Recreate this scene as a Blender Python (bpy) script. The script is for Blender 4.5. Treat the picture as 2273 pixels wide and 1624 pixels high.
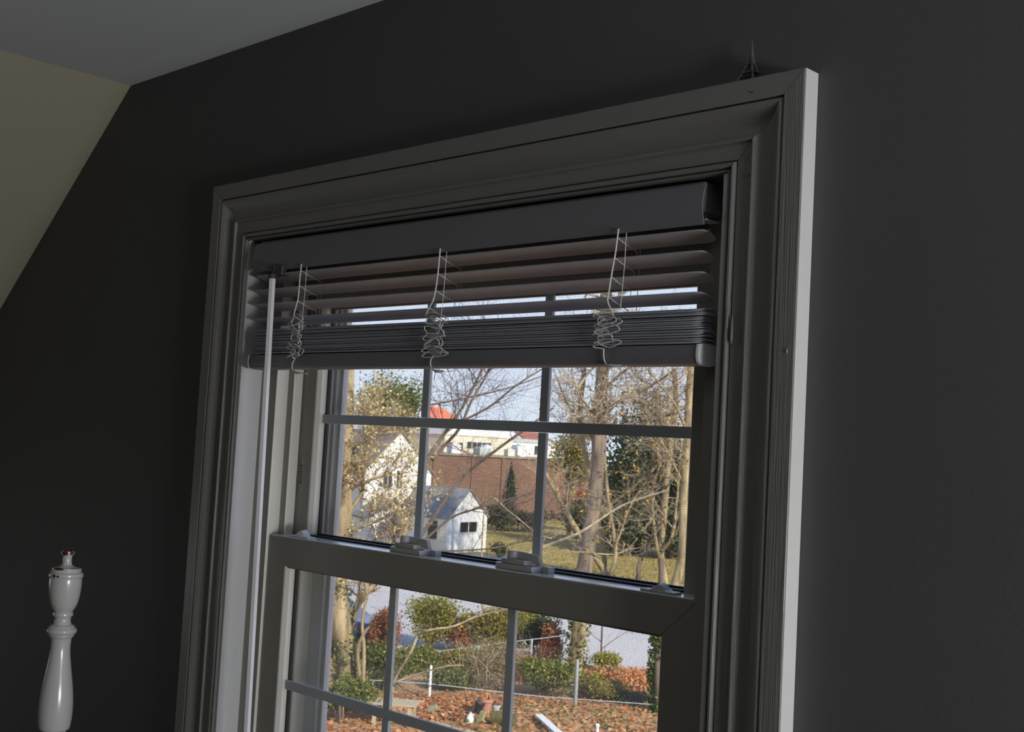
import bpy, math, random
import numpy as np
from mathutils import Vector, Matrix

S = bpy.context.scene
for o in list(bpy.data.objects):
    bpy.data.objects.remove(o)
COL = S.collection

# ------------------------------------------------------------------ camera
CAM = np.array([1.06388, -0.96539, 1.5])
R3 = np.array([[0.71631275, 0.69559851, 0.05512493],      # camera right, down, forward in world space
               [-0.00738708, 0.08655567, -0.99621963],
               [-0.69774027, 0.7131976, 0.06713937]])
F = 2697.479
cd = bpy.data.cameras.new('camera')
cam = bpy.data.objects.new('camera', cd)
COL.objects.link(cam)
m = Matrix.Identity(4)
for i in range(3):
    m[i][0], m[i][1], m[i][2], m[i][3] = R3[0][i], -R3[1][i], -R3[2][i], CAM[i]
cam.matrix_world = m
cd.sensor_fit = 'HORIZONTAL'
cd.sensor_width = 36.0
cd.lens = F / 2273 * 36
cd.clip_start = 0.05
cd.clip_end = 2000
cd.dof.use_dof = True
cd.dof.focus_distance = 1.5
cd.dof.aperture_fstop = 30
S.camera = cam

# ------------------------------------------------------------------ sky, sun, room light, exposure
SUN = Vector((0.80, -0.12, 0.52)).normalized()            # towards the sun
w = bpy.data.worlds.new('sky')
S.world = w
w.use_nodes = True
nt = w.node_tree
bg = nt.nodes['Background']
# clear autumn sky: pale lavender blue at the horizon, deeper blue overhead, the same all round
tcw = nt.nodes.new('ShaderNodeTexCoord')
sep = nt.nodes.new('ShaderNodeSeparateXYZ')
nt.links.new(tcw.outputs['Generated'], sep.inputs[0])
rmp = nt.nodes.new('ShaderNodeValToRGB')
rmp.color_ramp.elements[0].position = 0.0
rmp.color_ramp.elements[0].color = (0.70, 0.76, 0.92, 1)
rmp.color_ramp.elements[1].position = 0.9
rmp.color_ramp.elements[1].color = (0.20, 0.36, 0.80, 1)
mid_ = rmp.color_ramp.elements.new(0.18)
mid_.color = (0.56, 0.66, 0.92, 1)
nt.links.new(sep.outputs['Z'], rmp.inputs[0])
nt.links.new(rmp.outputs[0], bg.inputs[0])
bg.inputs[1].default_value = 1.75
sd = bpy.data.lights.new('sun', 'SUN')
sd.energy = 9.5
sd.angle = 0.012
sd.color = (1.0, 0.93, 0.82)
sun = bpy.data.objects.new('sun', sd)
COL.objects.link(sun)
sun.rotation_euler = SUN.to_track_quat('Z', 'Y').to_euler()


def area(name, loc, direction, sx, sy, power, color=(1, 1, 1)):
    l = bpy.data.lights.new(name, 'AREA')
    l.shape = 'RECTANGLE'
    l.size, l.size_y = sx, sy
    l.energy = power
    l.color = color
    o = bpy.data.objects.new(name, l)
    COL.objects.link(o)
    o.location = loc
    o.rotation_euler = Vector(direction).to_track_quat('-Z', 'Z').to_euler()
    return o


# area lamps standing in for daylight from the unseen side window and skylight
area('daylight_side_window', (2.555, -0.25, 1.13), (-1, 0, 0), 0.36, 1.0, 36.0, (0.98, 0.99, 1.0))
area('daylight_skylight', (-1.94, -0.55, 1.14), (math.sin(math.radians(38.7)), 0, -math.cos(math.radians(38.7))), 0.30, 0.20, 0.75, (0.9, 0.95, 1.0))
S.view_settings.view_transform = 'Standard'
S.view_settings.look = 'None'
S.view_settings.exposure = 0.0
S.view_settings.gamma = 1.0
S.view_settings.use_curve_mapping = False
S.cycles.use_denoising = True
S.cycles.max_bounces = 6
S.cycles.diffuse_bounces = 3
S.cycles.transparent_max_bounces = 16
S.cycles.sample_clamp_indirect = 4.0
S.cycles.caustics_reflective = False
S.cycles.caustics_refractive = False
S.cycles.use_adaptive_sampling = True
S.cycles.adaptive_threshold = 0.03

# ------------------------------------------------------------------ measuring helpers
GZ = -4.5                                                  # yard level, a storey below the room


def ray(px, py):
    return R3.T @ np.array([(px - 1136.5) / F, (py - 812.0) / F, 1.0])


def onY(px, py, y):
    d = ray(px, py)
    return CAM + d * (y - CAM[1]) / d[1]


def G(px, py, z=GZ):
    d = ray(px, py)
    return CAM + d * (z - CAM[2]) / d[2]


def A(px, py, hd):
    d = ray(px, py)
    return CAM + d * hd / math.hypot(d[0], d[1])


def HD(p):
    return math.hypot(p[0] - CAM[0], p[1] - CAM[1])


# ------------------------------------------------------------------ materials
def lin(r, g, b):
    f = lambda c: (c / 255 / 12.92) if c <= 10 else ((c / 255 + 0.055) / 1.055) ** 2.4
    return (f(r), f(g), f(b), 1.0)


MATS = {}


def mat(name, col, rough=0.6, var=0.12, scale=8.0, bump=0.0, bscale=60.0, stretch=(1, 1, 1), spec=0.5, metal=0.0, col2=None, coat=0.0):
    if name in MATS:
        return MATS[name]
    M = bpy.data.materials.new(name)
    M.use_nodes = True
    t = M.node_tree
    b = t.nodes['Principled BSDF']
    b.inputs['Roughness'].default_value = rough
    b.inputs['Metallic'].default_value = metal
    b.inputs['Specular IOR Level'].default_value = spec
    b.inputs['Coat Weight'].default_value = coat
    tc = t.nodes.new('ShaderNodeTexCoord')
    mp = t.nodes.new('ShaderNodeMapping')
    mp.inputs['Scale'].default_value = stretch
    t.links.new(tc.outputs['Object'], mp.inputs[0])
    n = t.nodes.new('ShaderNodeTexNoise')
    n.inputs['Scale'].default_value = scale
    n.inputs['Detail'].default_value = 4
    t.links.new(mp.outputs[0], n.inputs['Vector'])
    r = t.nodes.new('ShaderNodeValToRGB')
    c2 = col2 or tuple(min(1, c * (1 + var)) for c in col[:3]) + (1,)
    c1 = col if col2 else tuple(c * (1 - var) for c in col[:3]) + (1,)
    r.color_ramp.elements[0].color = c1
    r.color_ramp.elements[1].color = c2
    r.color_ramp.elements[0].position = 0.3
    r.color_ramp.elements[1].position = 0.7
    t.links.new(n.outputs[0], r.inputs[0])
    t.links.new(r.outputs[0], b.inputs['Base Color'])
    if bump:
        n2 = t.nodes.new('ShaderNodeTexNoise')
        n2.inputs['Scale'].default_value = bscale
        n2.inputs['Detail'].default_value = 3
        t.links.new(mp.outputs[0], n2.inputs['Vector'])
        bp = t.nodes.new('ShaderNodeBump')
        bp.inputs['Strength'].default_value = bump
        bp.inputs['Distance'].default_value = 0.004
        t.links.new(n2.outputs[0], bp.inputs['Height'])
        t.links.new(bp.outputs[0], b.inputs['Normal'])
    MATS[name] = M
    return M


def leafmat(name, cols, trans=0.35, rough=0.55):
    """leaves: every leaf takes its own tint from the attribute written with it"""
    if name in MATS:
        return MATS[name]
    M = bpy.data.materials.new(name)
    M.use_nodes = True
    t = M.node_tree
    t.nodes.remove(t.nodes['Principled BSDF'])
    out = t.nodes['Material Output']
    at = t.nodes.new('ShaderNodeAttribute')
    at.attribute_name = 'tint'
    r = t.nodes.new('ShaderNodeValToRGB')
    el = r.color_ramp.elements
    while len(el) < len(cols):
        el.new(0.5)
    for i, c in enumerate(cols):
        el[i].position = i / (len(cols) - 1)
        el[i].color = lin(*c)
    t.links.new(at.outputs['Fac'], r.inputs[0])
    d = t.nodes.new('ShaderNodeBsdfPrincipled')
    d.inputs['Roughness'].default_value = rough
    d.inputs['Specular IOR Level'].default_value = 0.3
    tr = t.nodes.new('ShaderNodeBsdfTranslucent')
    mx = t.nodes.new('ShaderNodeMixShader')
    mx.inputs[0].default_value = trans
    t.links.new(r.outputs[0], d.inputs['Base Color'])
    t.links.new(r.outputs[0], tr.inputs[0])
    t.links.new(d.outputs[0], mx.inputs[1])
    t.links.new(tr.outputs[0], mx.inputs[2])
    t.links.new(mx.outputs[0], out.inputs[0])
    MATS[name] = M
    return M


def glassmat(name, tint=(0.97, 0.985, 0.975), refl=0.06):
    M = bpy.data.materials.new(name)
    M.use_nodes = True
    t = M.node_tree
    t.nodes.remove(t.nodes['Principled BSDF'])
    out = t.nodes['Material Output']
    tr = t.nodes.new('ShaderNodeBsdfTransparent')
    tr.inputs[0].default_value = tint + (1,)
    gl = t.nodes.new('ShaderNodeBsdfGlossy')
    gl.inputs['Roughness'].default_value = 0.01
    lw = t.nodes.new('ShaderNodeLayerWeight')
    lw.inputs['Blend'].default_value = 0.5
    pw = t.nodes.new('ShaderNodeMath')
    pw.operation = 'POWER'
    pw.inputs[1].default_value = 4.0
    t.links.new(lw.outputs['Facing'], pw.inputs[0])
    mul = t.nodes.new('ShaderNodeMath')
    mul.operation = 'MULTIPLY_ADD'
    mul.inputs[1].default_value = 0.55
    mul.inputs[2].default_value = refl * 0.5
    t.links.new(pw.outputs[0], mul.inputs[0])
    mx = t.nodes.new('ShaderNodeMixShader')
    t.links.new(mul.outputs[0], mx.inputs[0])
    t.links.new(tr.outputs[0], mx.inputs[1])
    t.links.new(gl.outputs[0], mx.inputs[2])
    t.links.new(mx.outputs[0], out.inputs[0])
    MATS[name] = M
    return M


def brickmat(name, c1, c2, cm, scale):
    M = bpy.data.materials.new(name)
    M.use_nodes = True
    t = M.node_tree
    b = t.nodes['Principled BSDF']
    b.inputs['Roughness'].default_value = 0.85
    tc = t.nodes.new('ShaderNodeTexCoord')
    mp = t.nodes.new('ShaderNodeMapping')
    mp.inputs['Rotation'].default_value = (math.pi / 2, 0, 0)
    br = t.nodes.new('ShaderNodeTexBrick')
    br.inputs['Color1'].default_value = c1
    br.inputs['Color2'].default_value = c2
    br.inputs['Mortar'].default_value = cm
    br.inputs['Scale'].default_value = scale
    n = t.nodes.new('ShaderNodeTexNoise')
    n.inputs['Scale'].default_value = 0.5
    n.inputs['Detail'].default_value = 5
    mixc = t.nodes.new('ShaderNodeMixRGB')
    mixc.blend_type = 'MULTIPLY'
    mixc.inputs[0].default_value = 0.5
    rr = t.nodes.new('ShaderNodeValToRGB')
    rr.color_ramp.elements[0].color = (0.55, 0.5, 0.45, 1)
    rr.color_ramp.elements[0].position = 0.35
    rr.color_ramp.elements[1].color = (1.2, 1.15, 1.1, 1)
    t.links.new(tc.outputs['Object'], mp.inputs[0])
    t.links.new(mp.outputs[0], br.inputs['Vector'])
    t.links.new(tc.outputs['Object'], n.inputs['Vector'])
    t.links.new(n.outputs[0], rr.inputs[0])
    t.links.new(br.outputs[0], mixc.inputs[1])
    t.links.new(rr.outputs[0], mixc.inputs[2])
    t.links.new(mixc.outputs[0], b.inputs['Base Color'])
    MATS[name] = M
    return M


# ------------------------------------------------------------------ mesh helpers
class MB:
    def __init__(s):
        s.v, s.f, s.n = [], [], 0

    def add(s, v, f):
        s.v.extend([tuple(map(float, p)) for p in v])
        s.f.extend([tuple(i + s.n for i in q) for q in f])
        s.n += len(v)
        return s

    def box(s, x0, x1, y0, y1, z0, z1):
        v = [(x, y, z) for x in (x0, x1) for y in (y0, y1) for z in (z0, z1)]
        return s.add(v, [(0, 1, 3, 2), (4, 6, 7, 5), (0, 4, 5, 1), (2, 3, 7, 6), (0, 2, 6, 4), (1, 5, 7, 3)])

    def hexa(s, b, t):
        """eight corners: four below, four above, same turn"""
        return s.add(list(b) + list(t), [(3, 2, 1, 0), (4, 5, 6, 7), (0, 1, 5, 4), (1, 2, 6, 5), (2, 3, 7, 6), (3, 0, 4, 7)])

    def loft(s, rings, closed=True, caps=True):
        k = len(rings[0])
        v = [p for r in rings for p in r]
        f = []
        for i in range(len(rings) - 1):
            for j in range(k if closed else k - 1):
                a, b = i * k + j, i * k + (j + 1) % k
                f.append((a, b, b + k, a + k))
        if caps and closed:
            f.append(tuple(range(k))[::-1])
            f.append(tuple(range((len(rings) - 1) * k, len(rings) * k)))
        return s.add(v, f)

    def tube(s, pts, rad, n=6, caps=True):
        P = np.asarray(pts, float)
        rad = np.broadcast_to(np.asarray(rad, float), (len(P),))
        T = np.gradient(P, axis=0)
        T /= np.linalg.norm(T, axis=1)[:, None] + 1e-12
        up = np.array([0, 0, 1.0]) if abs(T[0][2]) < 0.9 else np.array([1.0, 0, 0])
        a = np.cross(T[0], up)
        a /= np.linalg.norm(a)
        th = np.arange(n) * 2 * math.pi / n
        rings = []
        for i in range(len(P)):
            a = a - T[i] * (a @ T[i])
            a /= np.linalg.norm(a) + 1e-12
            b = np.cross(T[i], a)
            rings.append(P[i] + rad[i] * (np.cos(th)[:, None] * a + np.sin(th)[:, None] * b))
        return s.loft(rings, True, caps)

    def lathe(s, prof, c=(0, 0, 0), n=32):
        rings = [[(c[0] + r * math.cos(2 * math.pi * k / n), c[1] + r * math.sin(2 * math.pi * k / n), c[2] + z) for k in range(n)] for r, z in prof]
        return s.loft(rings)

    def build(s, name, material, parent=None, smooth=False, bevel=0.0, tint=None, angle=40):
        me = bpy.data.meshes.new(name)
        me.from_pydata(s.v, [], s.f)
        me.materials.append(material)
        if tint is not None:
            at = me.attributes.new('tint', 'FLOAT', 'FACE')
            at.data.foreach_set('value', np.asarray(tint, dtype=np.float32))
        me.update()
        o = bpy.data.objects.new(name, me)
        COL.objects.link(o)
        if smooth:
            me.shade_smooth()
            md = o.modifiers.new('edges', 'EDGE_SPLIT')
            md.split_angle = math.radians(angle)
        if bevel:
            bv = o.modifiers.new('bevel', 'BEVEL')
            bv.width = bevel
            bv.segments = 2
            bv.limit_method = 'ANGLE'
        if parent is not None:
            o.parent = parent
            o.matrix_parent_inverse = parent.matrix_world.inverted()
        return o


def tag(o, label=None, cat=None, group=None, kind=None):
    if label: o['label'] = label
    if cat: o['category'] = cat
    if group: o['group'] = group
    if kind: o['kind'] = kind
    return o


def empty(name, loc=(0, 0, 0), parent=None):
    o = bpy.data.objects.new(name, None)
    o.empty_display_size = 0.05
    COL.objects.link(o)
    o.matrix_world = Matrix.Translation(Vector(tuple(map(float, loc))))
    if parent is not None:
        o.parent = parent
        o.matrix_parent_inverse = parent.matrix_world.inverted()
    return o


def smooth_path(pts, k=6):
    P = [np.asarray(p, float) for p in pts]
    P = [2 * P[0] - P[1]] + P + [2 * P[-1] - P[-2]]
    out = []
    for i in range(1, len(P) - 2):
        for j in range(k):
            t = j / k
            a, b, c, d = P[i - 1], P[i], P[i + 1], P[i + 2]
            out.append(0.5 * (2 * b + (c - a) * t + (2 * a - 5 * b + 4 * c - d) * t * t + (3 * b - a - 3 * c + d) * t ** 3))
    out.append(P[-2])
    return np.array(out)


# ------------------------------------------------------------------ interior materials
WALL = mat('charcoal_wall_paint', (0.120, 0.120, 0.122, 1), 0.7, 0.05, 3, 0.06, 220, spec=0.25)
CEIL = mat('ceiling_white_paint', (0.83, 0.86, 0.88, 1), 0.9, 0.04, 2, 0.08, 160)
BEIGE = mat('beige_wall_paint', (0.45, 0.42, 0.305, 1), 0.85, 0.04, 2, 0.08, 160)
TRIMV = mat('trim_paint_upright', (0.235, 0.231, 0.218, 1), 0.38, 0.05, 20, 0.25, 10, (60, 60, 1.2))  # casing fronts in shade: the dimming is put into this colour
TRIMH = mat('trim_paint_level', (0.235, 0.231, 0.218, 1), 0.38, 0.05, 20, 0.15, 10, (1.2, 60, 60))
VINYL = mat('window_vinyl_shaded', (0.315, 0.305, 0.262, 1), 0.34, 0.03, 12)  # room-facing vinyl, darkened: its shade is put into the colour
VINYLB = mat('window_vinyl_lit', (0.86, 0.84, 0.76, 1), 0.34, 0.03, 12)  # same vinyl lightened for side-facing strips; their daylight is in the colour
JAMBP = mat('jamb_lit_paint', (0.68, 0.68, 0.69, 1), 0.4, 0.04, 20, 0.12, 10, (60, 60, 1.2))  # lighter copy of the trim paint; light on the side jambs is coloured in
VINYLD = mat('window_vinyl_dusty', (0.66, 0.63, 0.55, 1), 0.5, 0.25, 90)
GASKET = mat('black_gasket', (0.012, 0.012, 0.013, 1), 0.6)
GREYBAR = mat('grille_bar_grey', (0.52, 0.56, 0.58, 1), 0.4, 0.03, 10)
LOCKM = mat('lock_grey_plastic', (0.46, 0.46, 0.44, 1), 0.35, 0.05, 30)
BLIND = mat('blind_front_shaded', (0.205, 0.205, 0.222, 1), 0.42, 0.03, 10)  # white blind's fronts greyed: their shade is put into the colour
SLATM = leafmat('blind_slat_vinyl', [(210, 212, 220), (214, 216, 224)], .45, .45)
BLINDE = mat('blind_cap_white', (0.75, 0.76, 0.77, 1), 0.4, 0.03, 10)
CORD = mat('blind_cord', (0.86, 0.85, 0.80, 1), 0.8, 0.3, 900, 0.0)
WAND = mat('wand_clear_white', (0.80, 0.80, 0.84, 1), 0.2, 0.02, 10)
TILT = mat('tilter_dark_plastic', (0.05, 0.05, 0.055, 1), 0.3, 0.1, 10)
SCREEN = mat('screen_wire', (0.20, 0.20, 0.20, 1), 0.6, 0.05, 10)
FLOOR = mat('floor_boards', (0.08, 0.05, 0.03, 1), 0.5, 0.3, 6, 0.1, 20, (1, 12, 1))
GLASS = glassmat('window_glass')
TOWER = mat('dark_pewter', (0.13, 0.13, 0.135, 1), 0.4, 0.3, 300, metal=0.3)
TEXTM = mat('badge_print', (0.02, 0.02, 0.02, 1), 0.5)
BLOCKER = mat('blocker_cloth', (0.75, 0.74, 0.70, 1), 0.9, 0.05, 40)

# ------------------------------------------------------------------ room shell
CZ = 2.068
XC = -0.807
SL = math.radians(38.7)
XK = -2.25
ZK = CZ - (XC - XK) * math.tan(SL)
b = MB()
for x0, x1, z0, z1 in ((-2.35, -0.412, 0, CZ + .02), (0.412, 2.75, 0, CZ + .02), (-0.412, 0.412, 0, 0.93), (-0.412, 0.412, 1.784, CZ + .02)):
    b.box(x0, x1, 0.0, 0.112, z0, z1)
tag(b.build('wall_front', WALL), 'charcoal painted end wall around the window', kind='structure')
b = MB()
b.box(XC, 2.75, -3.7, 0.0, CZ, CZ + 0.05)
tag(b.build('ceiling', CEIL), 'flat pale grey ceiling', kind='structure')
# the slope, with a skylight opening out of view behind the camera's left
cs, sn = math.cos(SL), math.sin(SL)
SLEN = (XC - XK) / cs


def slope(u, y, n=0.0):
    return (XC - u * cs - n * sn, y, CZ - u * sn + n * cs)


b = MB()
for u0, u1, y0, y1 in ((0, SLEN, -.20, 0), (0, SLEN, -3.7, -.84), (0, 1.15, -.84, -.20), (1.80, SLEN, -.84, -.20)):
    b.hexa([slope(u0, y0), slope(u1, y0), slope(u1, y1), slope(u0, y1)], [slope(u0, y0, .05), slope(u1, y0, .05), slope(u1, y1, .05), slope(u0, y1, .05)])
tag(b.build('wall_left', BEIGE), 'beige painted sloping side of the attic room', kind='structure')
b = MB()
b.box(XK - .05, XK, -3.7, 0, 0, ZK + .02)
tag(b.build('wall_knee', WALL), kind='structure')
b = MB()
b.box(-2.3, 2.75, -3.7, 0.0, -0.05, 0.0)
tag(b.build('floor', FLOOR), kind='structure')
b = MB()
b.box(-2.3, 2.75, -3.75, -3.7, 0, CZ + .02)
tag(b.build('wall_back', WALL), kind='structure')
b = MB()
for y0, y1, z0, z1 in ((-3.7, -0.45, 0, CZ), (-0.05, 0, 0, CZ), (-0.45, -0.05, 0, 0.61), (-0.45, -0.05, 1.65, CZ)):
    b.box(2.6, 2.75, y0, y1, z0, z1)
tag(b.build('wall_right', WALL), kind='structure')
# window 2 (side window) and window 3 (skylight), both out of view
w2 = tag(empty('window_2', (2.68, -0.25, 0.61)), kind='structure')
b = MB()
for y0, y1, z0, z1 in ((-.45, -.42, .61, 1.65), (-.08, -.05, .61, 1.65), (-.42, -.08, .61, .66), (-.42, -.08, 1.60, 1.65), (-.42, -.08, 1.11, 1.15)):
    b.box(2.66, 2.70, y0, y1, z0, z1)
b.build('window_frame', VINYL, w2)
MB().box(2.62, 2.623, -.445, -.055, .615, 1.645).build('sun_blocker', BLOCKER, w2)  # unseen opaque sheet added behind the lamp to keep the sun out
w3 = tag(empty('window_3', slope(1.47, -.52, .03)), kind='structure')
b = MB()
for u0, u1, y0, y1 in ((1.15, 1.20, -.84, -.20), (1.75, 1.80, -.84, -.20), (1.20, 1.75, -.84, -.79), (1.20, 1.75, -.25, -.20)):
    b.hexa([slope(u0, y0), slope(u1, y0), slope(u1, y1), slope(u0, y1)], [slope(u0, y0, .07), slope(u1, y0, .07), slope(u1, y1, .07), slope(u0, y1, .07)])
b.build('window_frame', VINYL, w3)
b = MB()
b.hexa([slope(1.20, -.79, .05), slope(1.75, -.79, .05), slope(1.75, -.25, .05), slope(1.20, -.25, .05)], [slope(1.20, -.79, .053), slope(1.75, -.79, .053), slope(1.75, -.25, .053), slope(1.20, -.25, .053)])
b.build('sun_blocker', BLOCKER, w3)  # added opaque sheet closing the unseen skylight

# ------------------------------------------------------------------ window casing (three mitred mouldings, stool, apron)
PROF = [(0, 0), (0, -.0214), (.0006, -.022), (.0208, -.022), (.0214, -.0214), (.0217, -.0178), (.0226, -.0174), (.0230, -.0200), (.0240, -.0213), (.0258, -.0216),
        (.0280, -.0208), (.0310, -.0184), (.0345, -.0158), (.0385, -.0138), (.0425, -.0127), (.0465, -.0125), (.0495, -.0132), (.0518, -.0147), (.0538, -.0166), (.0554, -.0174),
        (.0566, -.0172), (.0573, -.0156), (.0576, -.0138), (.0735, -.0134), (.0740, -.0112), (.0748, -.0112), (.0753, -.0146), (.0768, -.0164), (.0785, -.0166),
        (.0800, -.0154), (.0806, -.0124), (.0812, -.0112), (.0820, -.0112), (.0823, -.0140), (.0832, -.0152), (.0840, -.0146), (.0842, -.0120), (.0842, 0.0)]
XO, ZT, ZS = 0.49, 1.857, 0.955
g = 0.00035
rL = [(-XO + t + g, y, ZT - t) for t, y in PROF]
rR = [(XO - t - g, y, ZT - t) for t, y in PROF]
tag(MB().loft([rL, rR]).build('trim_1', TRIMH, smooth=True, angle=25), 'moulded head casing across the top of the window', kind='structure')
for sgn, nm, lb in ((-1, 'trim_2', 'moulded casing on the far side of the window'), (1, 'trim_3', 'moulded casing with its side-lit edge coloured lighter on the near side of the window')):
    r1 = [(sgn * (XO - t), y, ZT - t - g) for t, y in PROF]
    r2 = [(sgn * (XO - t), y, ZS) for t, y in PROF]
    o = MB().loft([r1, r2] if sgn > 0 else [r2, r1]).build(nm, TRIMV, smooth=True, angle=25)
    tag(o, lb, kind='structure')
MB_ = MB().box(-.53, .53, -.05, .024, .930, ZS)
tag(MB_.build('trim_4', TRIMH, bevel=.004), 'painted window stool', kind='structure')
tag(MB().box(-.49, .49, -.016, 0, .85, .930).build('trim_5', TRIMH, bevel=.003), 'painted apron board under the window stool', kind='structure')
EDGE = mat('lit_edge_paint', (0.70, 0.70, 0.68, 1), .4, .03, 9, .1, 12, (1, 1, .3))  # casing paint lightened where side light strikes; the light is in the colour
MB().box(XO - .0002, XO + .0009, -.0214, -.0004, ZS, ZT - .0006).build('lit_edge', EDGE, bpy.data.objects['trim_3'])
# paint runs and nail dents on the near casing
b = MB()
for (px, py, l, r, yy) in ((1607, 470, .012, .0011, -.0147), (1614, 700, .03, .0016, -.0155), (1624, 730, .028, .0016, -.0155), (1641, 745, .016, .0007, -.0146), (1641, 700, .02, .0006, -.0146)):
    p = onY(px, py, yy)
    b.tube([p + np.array([0, 0, l * q]) for q in (-.5, -.3, 0, .3, .5)], [r * .3, r, r * .9, r * .6, r * .1], 8)
for px, py, yy in ((1746, 779, -.0222), (1658, 388, -.0146), (1657, 385, -.0146), (1658, 346, -.0146)):
    p = onY(px, py, yy)
    b.tube([p + np.array([0.0002, 0, .0025]), p, p + np.array([-.0002, 0, -.0025])], [.0003, .0011, .0003], 7)
o = b.build('paint_run', TRIMV, bpy.data.objects['trim_3'], smooth=True)
b = MB()
p = onY(1669.5, 204.5, -.0221)
b.lathe([(.0, -.0003), (.0016, -.0003), (.0016, .0003), (0, .0003)], p, 10)
b.build('nail_hole', TILT, bpy.data.objects['trim_1'])

# ------------------------------------------------------------------ window unit
W1 = tag(empty('window_1', (0, 0.06, ZS)), 'white double hung window with grey grille bars and insect screen', kind='structure')
HZ = 1.772
for sgn in (-1, 1):
    bx = lambda M_, x0, x1, *a: M_.box(min(sgn * x0, sgn * x1), max(sgn * x0, sgn * x1), *a)
    b = MB()
    bx(b, .400, .412, -.012, .112, ZS, HZ)
    b.build('side_jamb', JAMBP, W1)
    b = MB()
    bx(b, .363, .400, .024, .044, ZS, HZ)
    bx(b, .3505, .400, .044, .0590, ZS, HZ)
    jl = b.build('jamb_liner', VINYLB, W1, bevel=.0008)
    b = MB()
    bx(b, .3632, .400, .0232, .0240, ZS, HZ)
    bx(b, .3507, .3628, .0432, .0440, ZS, HZ)
    b.build('liner_shade_face', VINYL, jl)  # thin plates darken the room-facing liner steps; shade put into colour
    b = MB()
    bx(b, .3535, .400, .0590, .0612, ZS, HZ)
    b.build('weather_strip', VINYLD, W1)
    b = MB()
    bx(b, .358, .400, .0612, .104, ZS, HZ)
    b.build('sash_track', VINYLB, W1)
    b = MB()
    bx(b, .331, .400, .104, .125, ZS, HZ)
    b.build('outer_stop', BLINDE, W1, bevel=.001)
MB().box(-.400, .400, -.012, .112, HZ, HZ + .012).build('head_jamb', TRIMH, W1)
b = MB()
b.box(-.400, .400, .024, .050, 1.728, HZ)
b.box(-.400, .400, .050, .125, 1.712, HZ)
b.build('head_liner', VINYL, W1, bevel=.0008)
MB().box(-.400, .400, .024, .16, .935, .966).build('window_sill', VINYL, W1, bevel=.002)


def sash(name, y0, y1, yg, xo, xi, z0, z1, zi0, zi1, back):
    """mitred sash frame with glazing bead, gasket, glass and grille"""
    e = empty(name, (0, y0, z0), W1)
    gp = .00025
    for sg in (-1, 1):
        v = lambda xx, yy, zz: (sg * xx, yy, zz)
        b = MB()
        for yA, yB, xout in ((y0, back, xo), (back, y1, xo - .013)):
            if yB - yA < 1e-5: continue
            lo = [v(xout, yA, z0), v(xi, yA, zi0), v(xi, yB, zi0), v(xout, yB, z0)]
            hi = [v(xout, yA, z1), v(xi, yA, zi1), v(xi, yB, zi1), v(xout, yB, z1)]
            if sg < 0:
                lo, hi = lo[::-1], hi[::-1]
            b.hexa(lo, hi)
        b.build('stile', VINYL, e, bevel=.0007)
        b = MB()      # glazing bead and gasket
        r = [v(xi - .0002, y0 + .0015, 0), v(xi - .0045, y0 + .006, 0), v(xi - .0055, yg - .001, 0), v(xi - .0002, yg - .001, 0)]
        if sg > 0: r = r[::-1]
        b.loft([[(p[0], p[1], zi0) for p in r], [(p[0], p[1], zi1) for p in r]])
        b.build('glazing_bead', VINYLB, e)
        b = MB()
        xs = sorted((sg * (xi - .0054), sg * (xi - .0085)))
        b.box(xs[0], xs[1], yg - .0015, yg + .004, zi0, zi1)
        b.build('gasket', GASKET, e)
    for zo, zi_ in ((z0, zi0), (z1, zi1)):
        b = MB()
        s2 = 1 if zo == z1 else -1
        a = [(-xo, y0, zo), (xo, y0, zo), (xi, y0, zi_), (-xi, y0, zi_)]
        a = [(p[0] + (gp if p[0] < 0 else -gp) * 1.0, p[1], p[2]) for p in a]
        c = [(p[0], y1, p[2]) for p in a]
        b.hexa(a, c) if s2 < 0 else b.hexa(c, a)
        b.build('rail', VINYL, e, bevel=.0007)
        b = MB()
        zb = zi_ - s2 * .0022
        b.box(-xi, xi, y0 + .003, yg - .001, min(zi_, zb), max(zi_, zb))
        b.box(-xi, xi, yg - .0015, yg + .004, min(zb, zb - s2 * .002), max(zb, zb - s2 * .002))
        b.build('gasket', GASKET if s2 < 0 else VINYL, e)
    MB().box(-xi + .004, xi - .004, yg, yg + .003, zi0 + .002, zi1 - .002).build('glass_pane', GLASS, e)
    return e


US = sash('upper_sash', .0615, .0915, .0775, .357, .322, 1.330, 1.712, 1.362, 1.6845, .0915)
LS = sash('lower_sash', .028, .0565, .043, .3627, .3212, .968, 1.3605, 1.008, 1.3217, .0435)
MW = .0062
for e, yg, zi0, zi1, zm in ((US, .0775, 1.3635, 1.683, 1.5260), (LS, .043, 1.010, 1.3205, 1.1622)):
    y0, y1 = yg - .0055, yg - .0006
    MB().box(-.3165, .3165, y0, y1, zm - MW, zm + MW).build('grille_bar', GREYBAR, e, bevel=.0008)
    for xm in (-.1035, .1035):
        MB().box(xm - MW, xm + MW, y0 + .0002, y1, zm + MW + .0003, zi1).build('grille_bar', GREYBAR, e, bevel=.0008)
        MB().box(xm - MW, xm + MW, y0 + .0002, y1, zi0, zm - MW - .0003).build('grille_bar', GREYBAR, e, bevel=.0008)
# flat top of the lower sash's meeting rail overlapping the upper sash
MB().box(-.357, .357, .0282, .0612, 1.3606, 1.3622).build('rail_cap', mat('rail_cap_gloss', (0.80, 0.80, 0.78, 1), 0.13, 0.02, 12, spec=0.8), LS, bevel=.0005)

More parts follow.
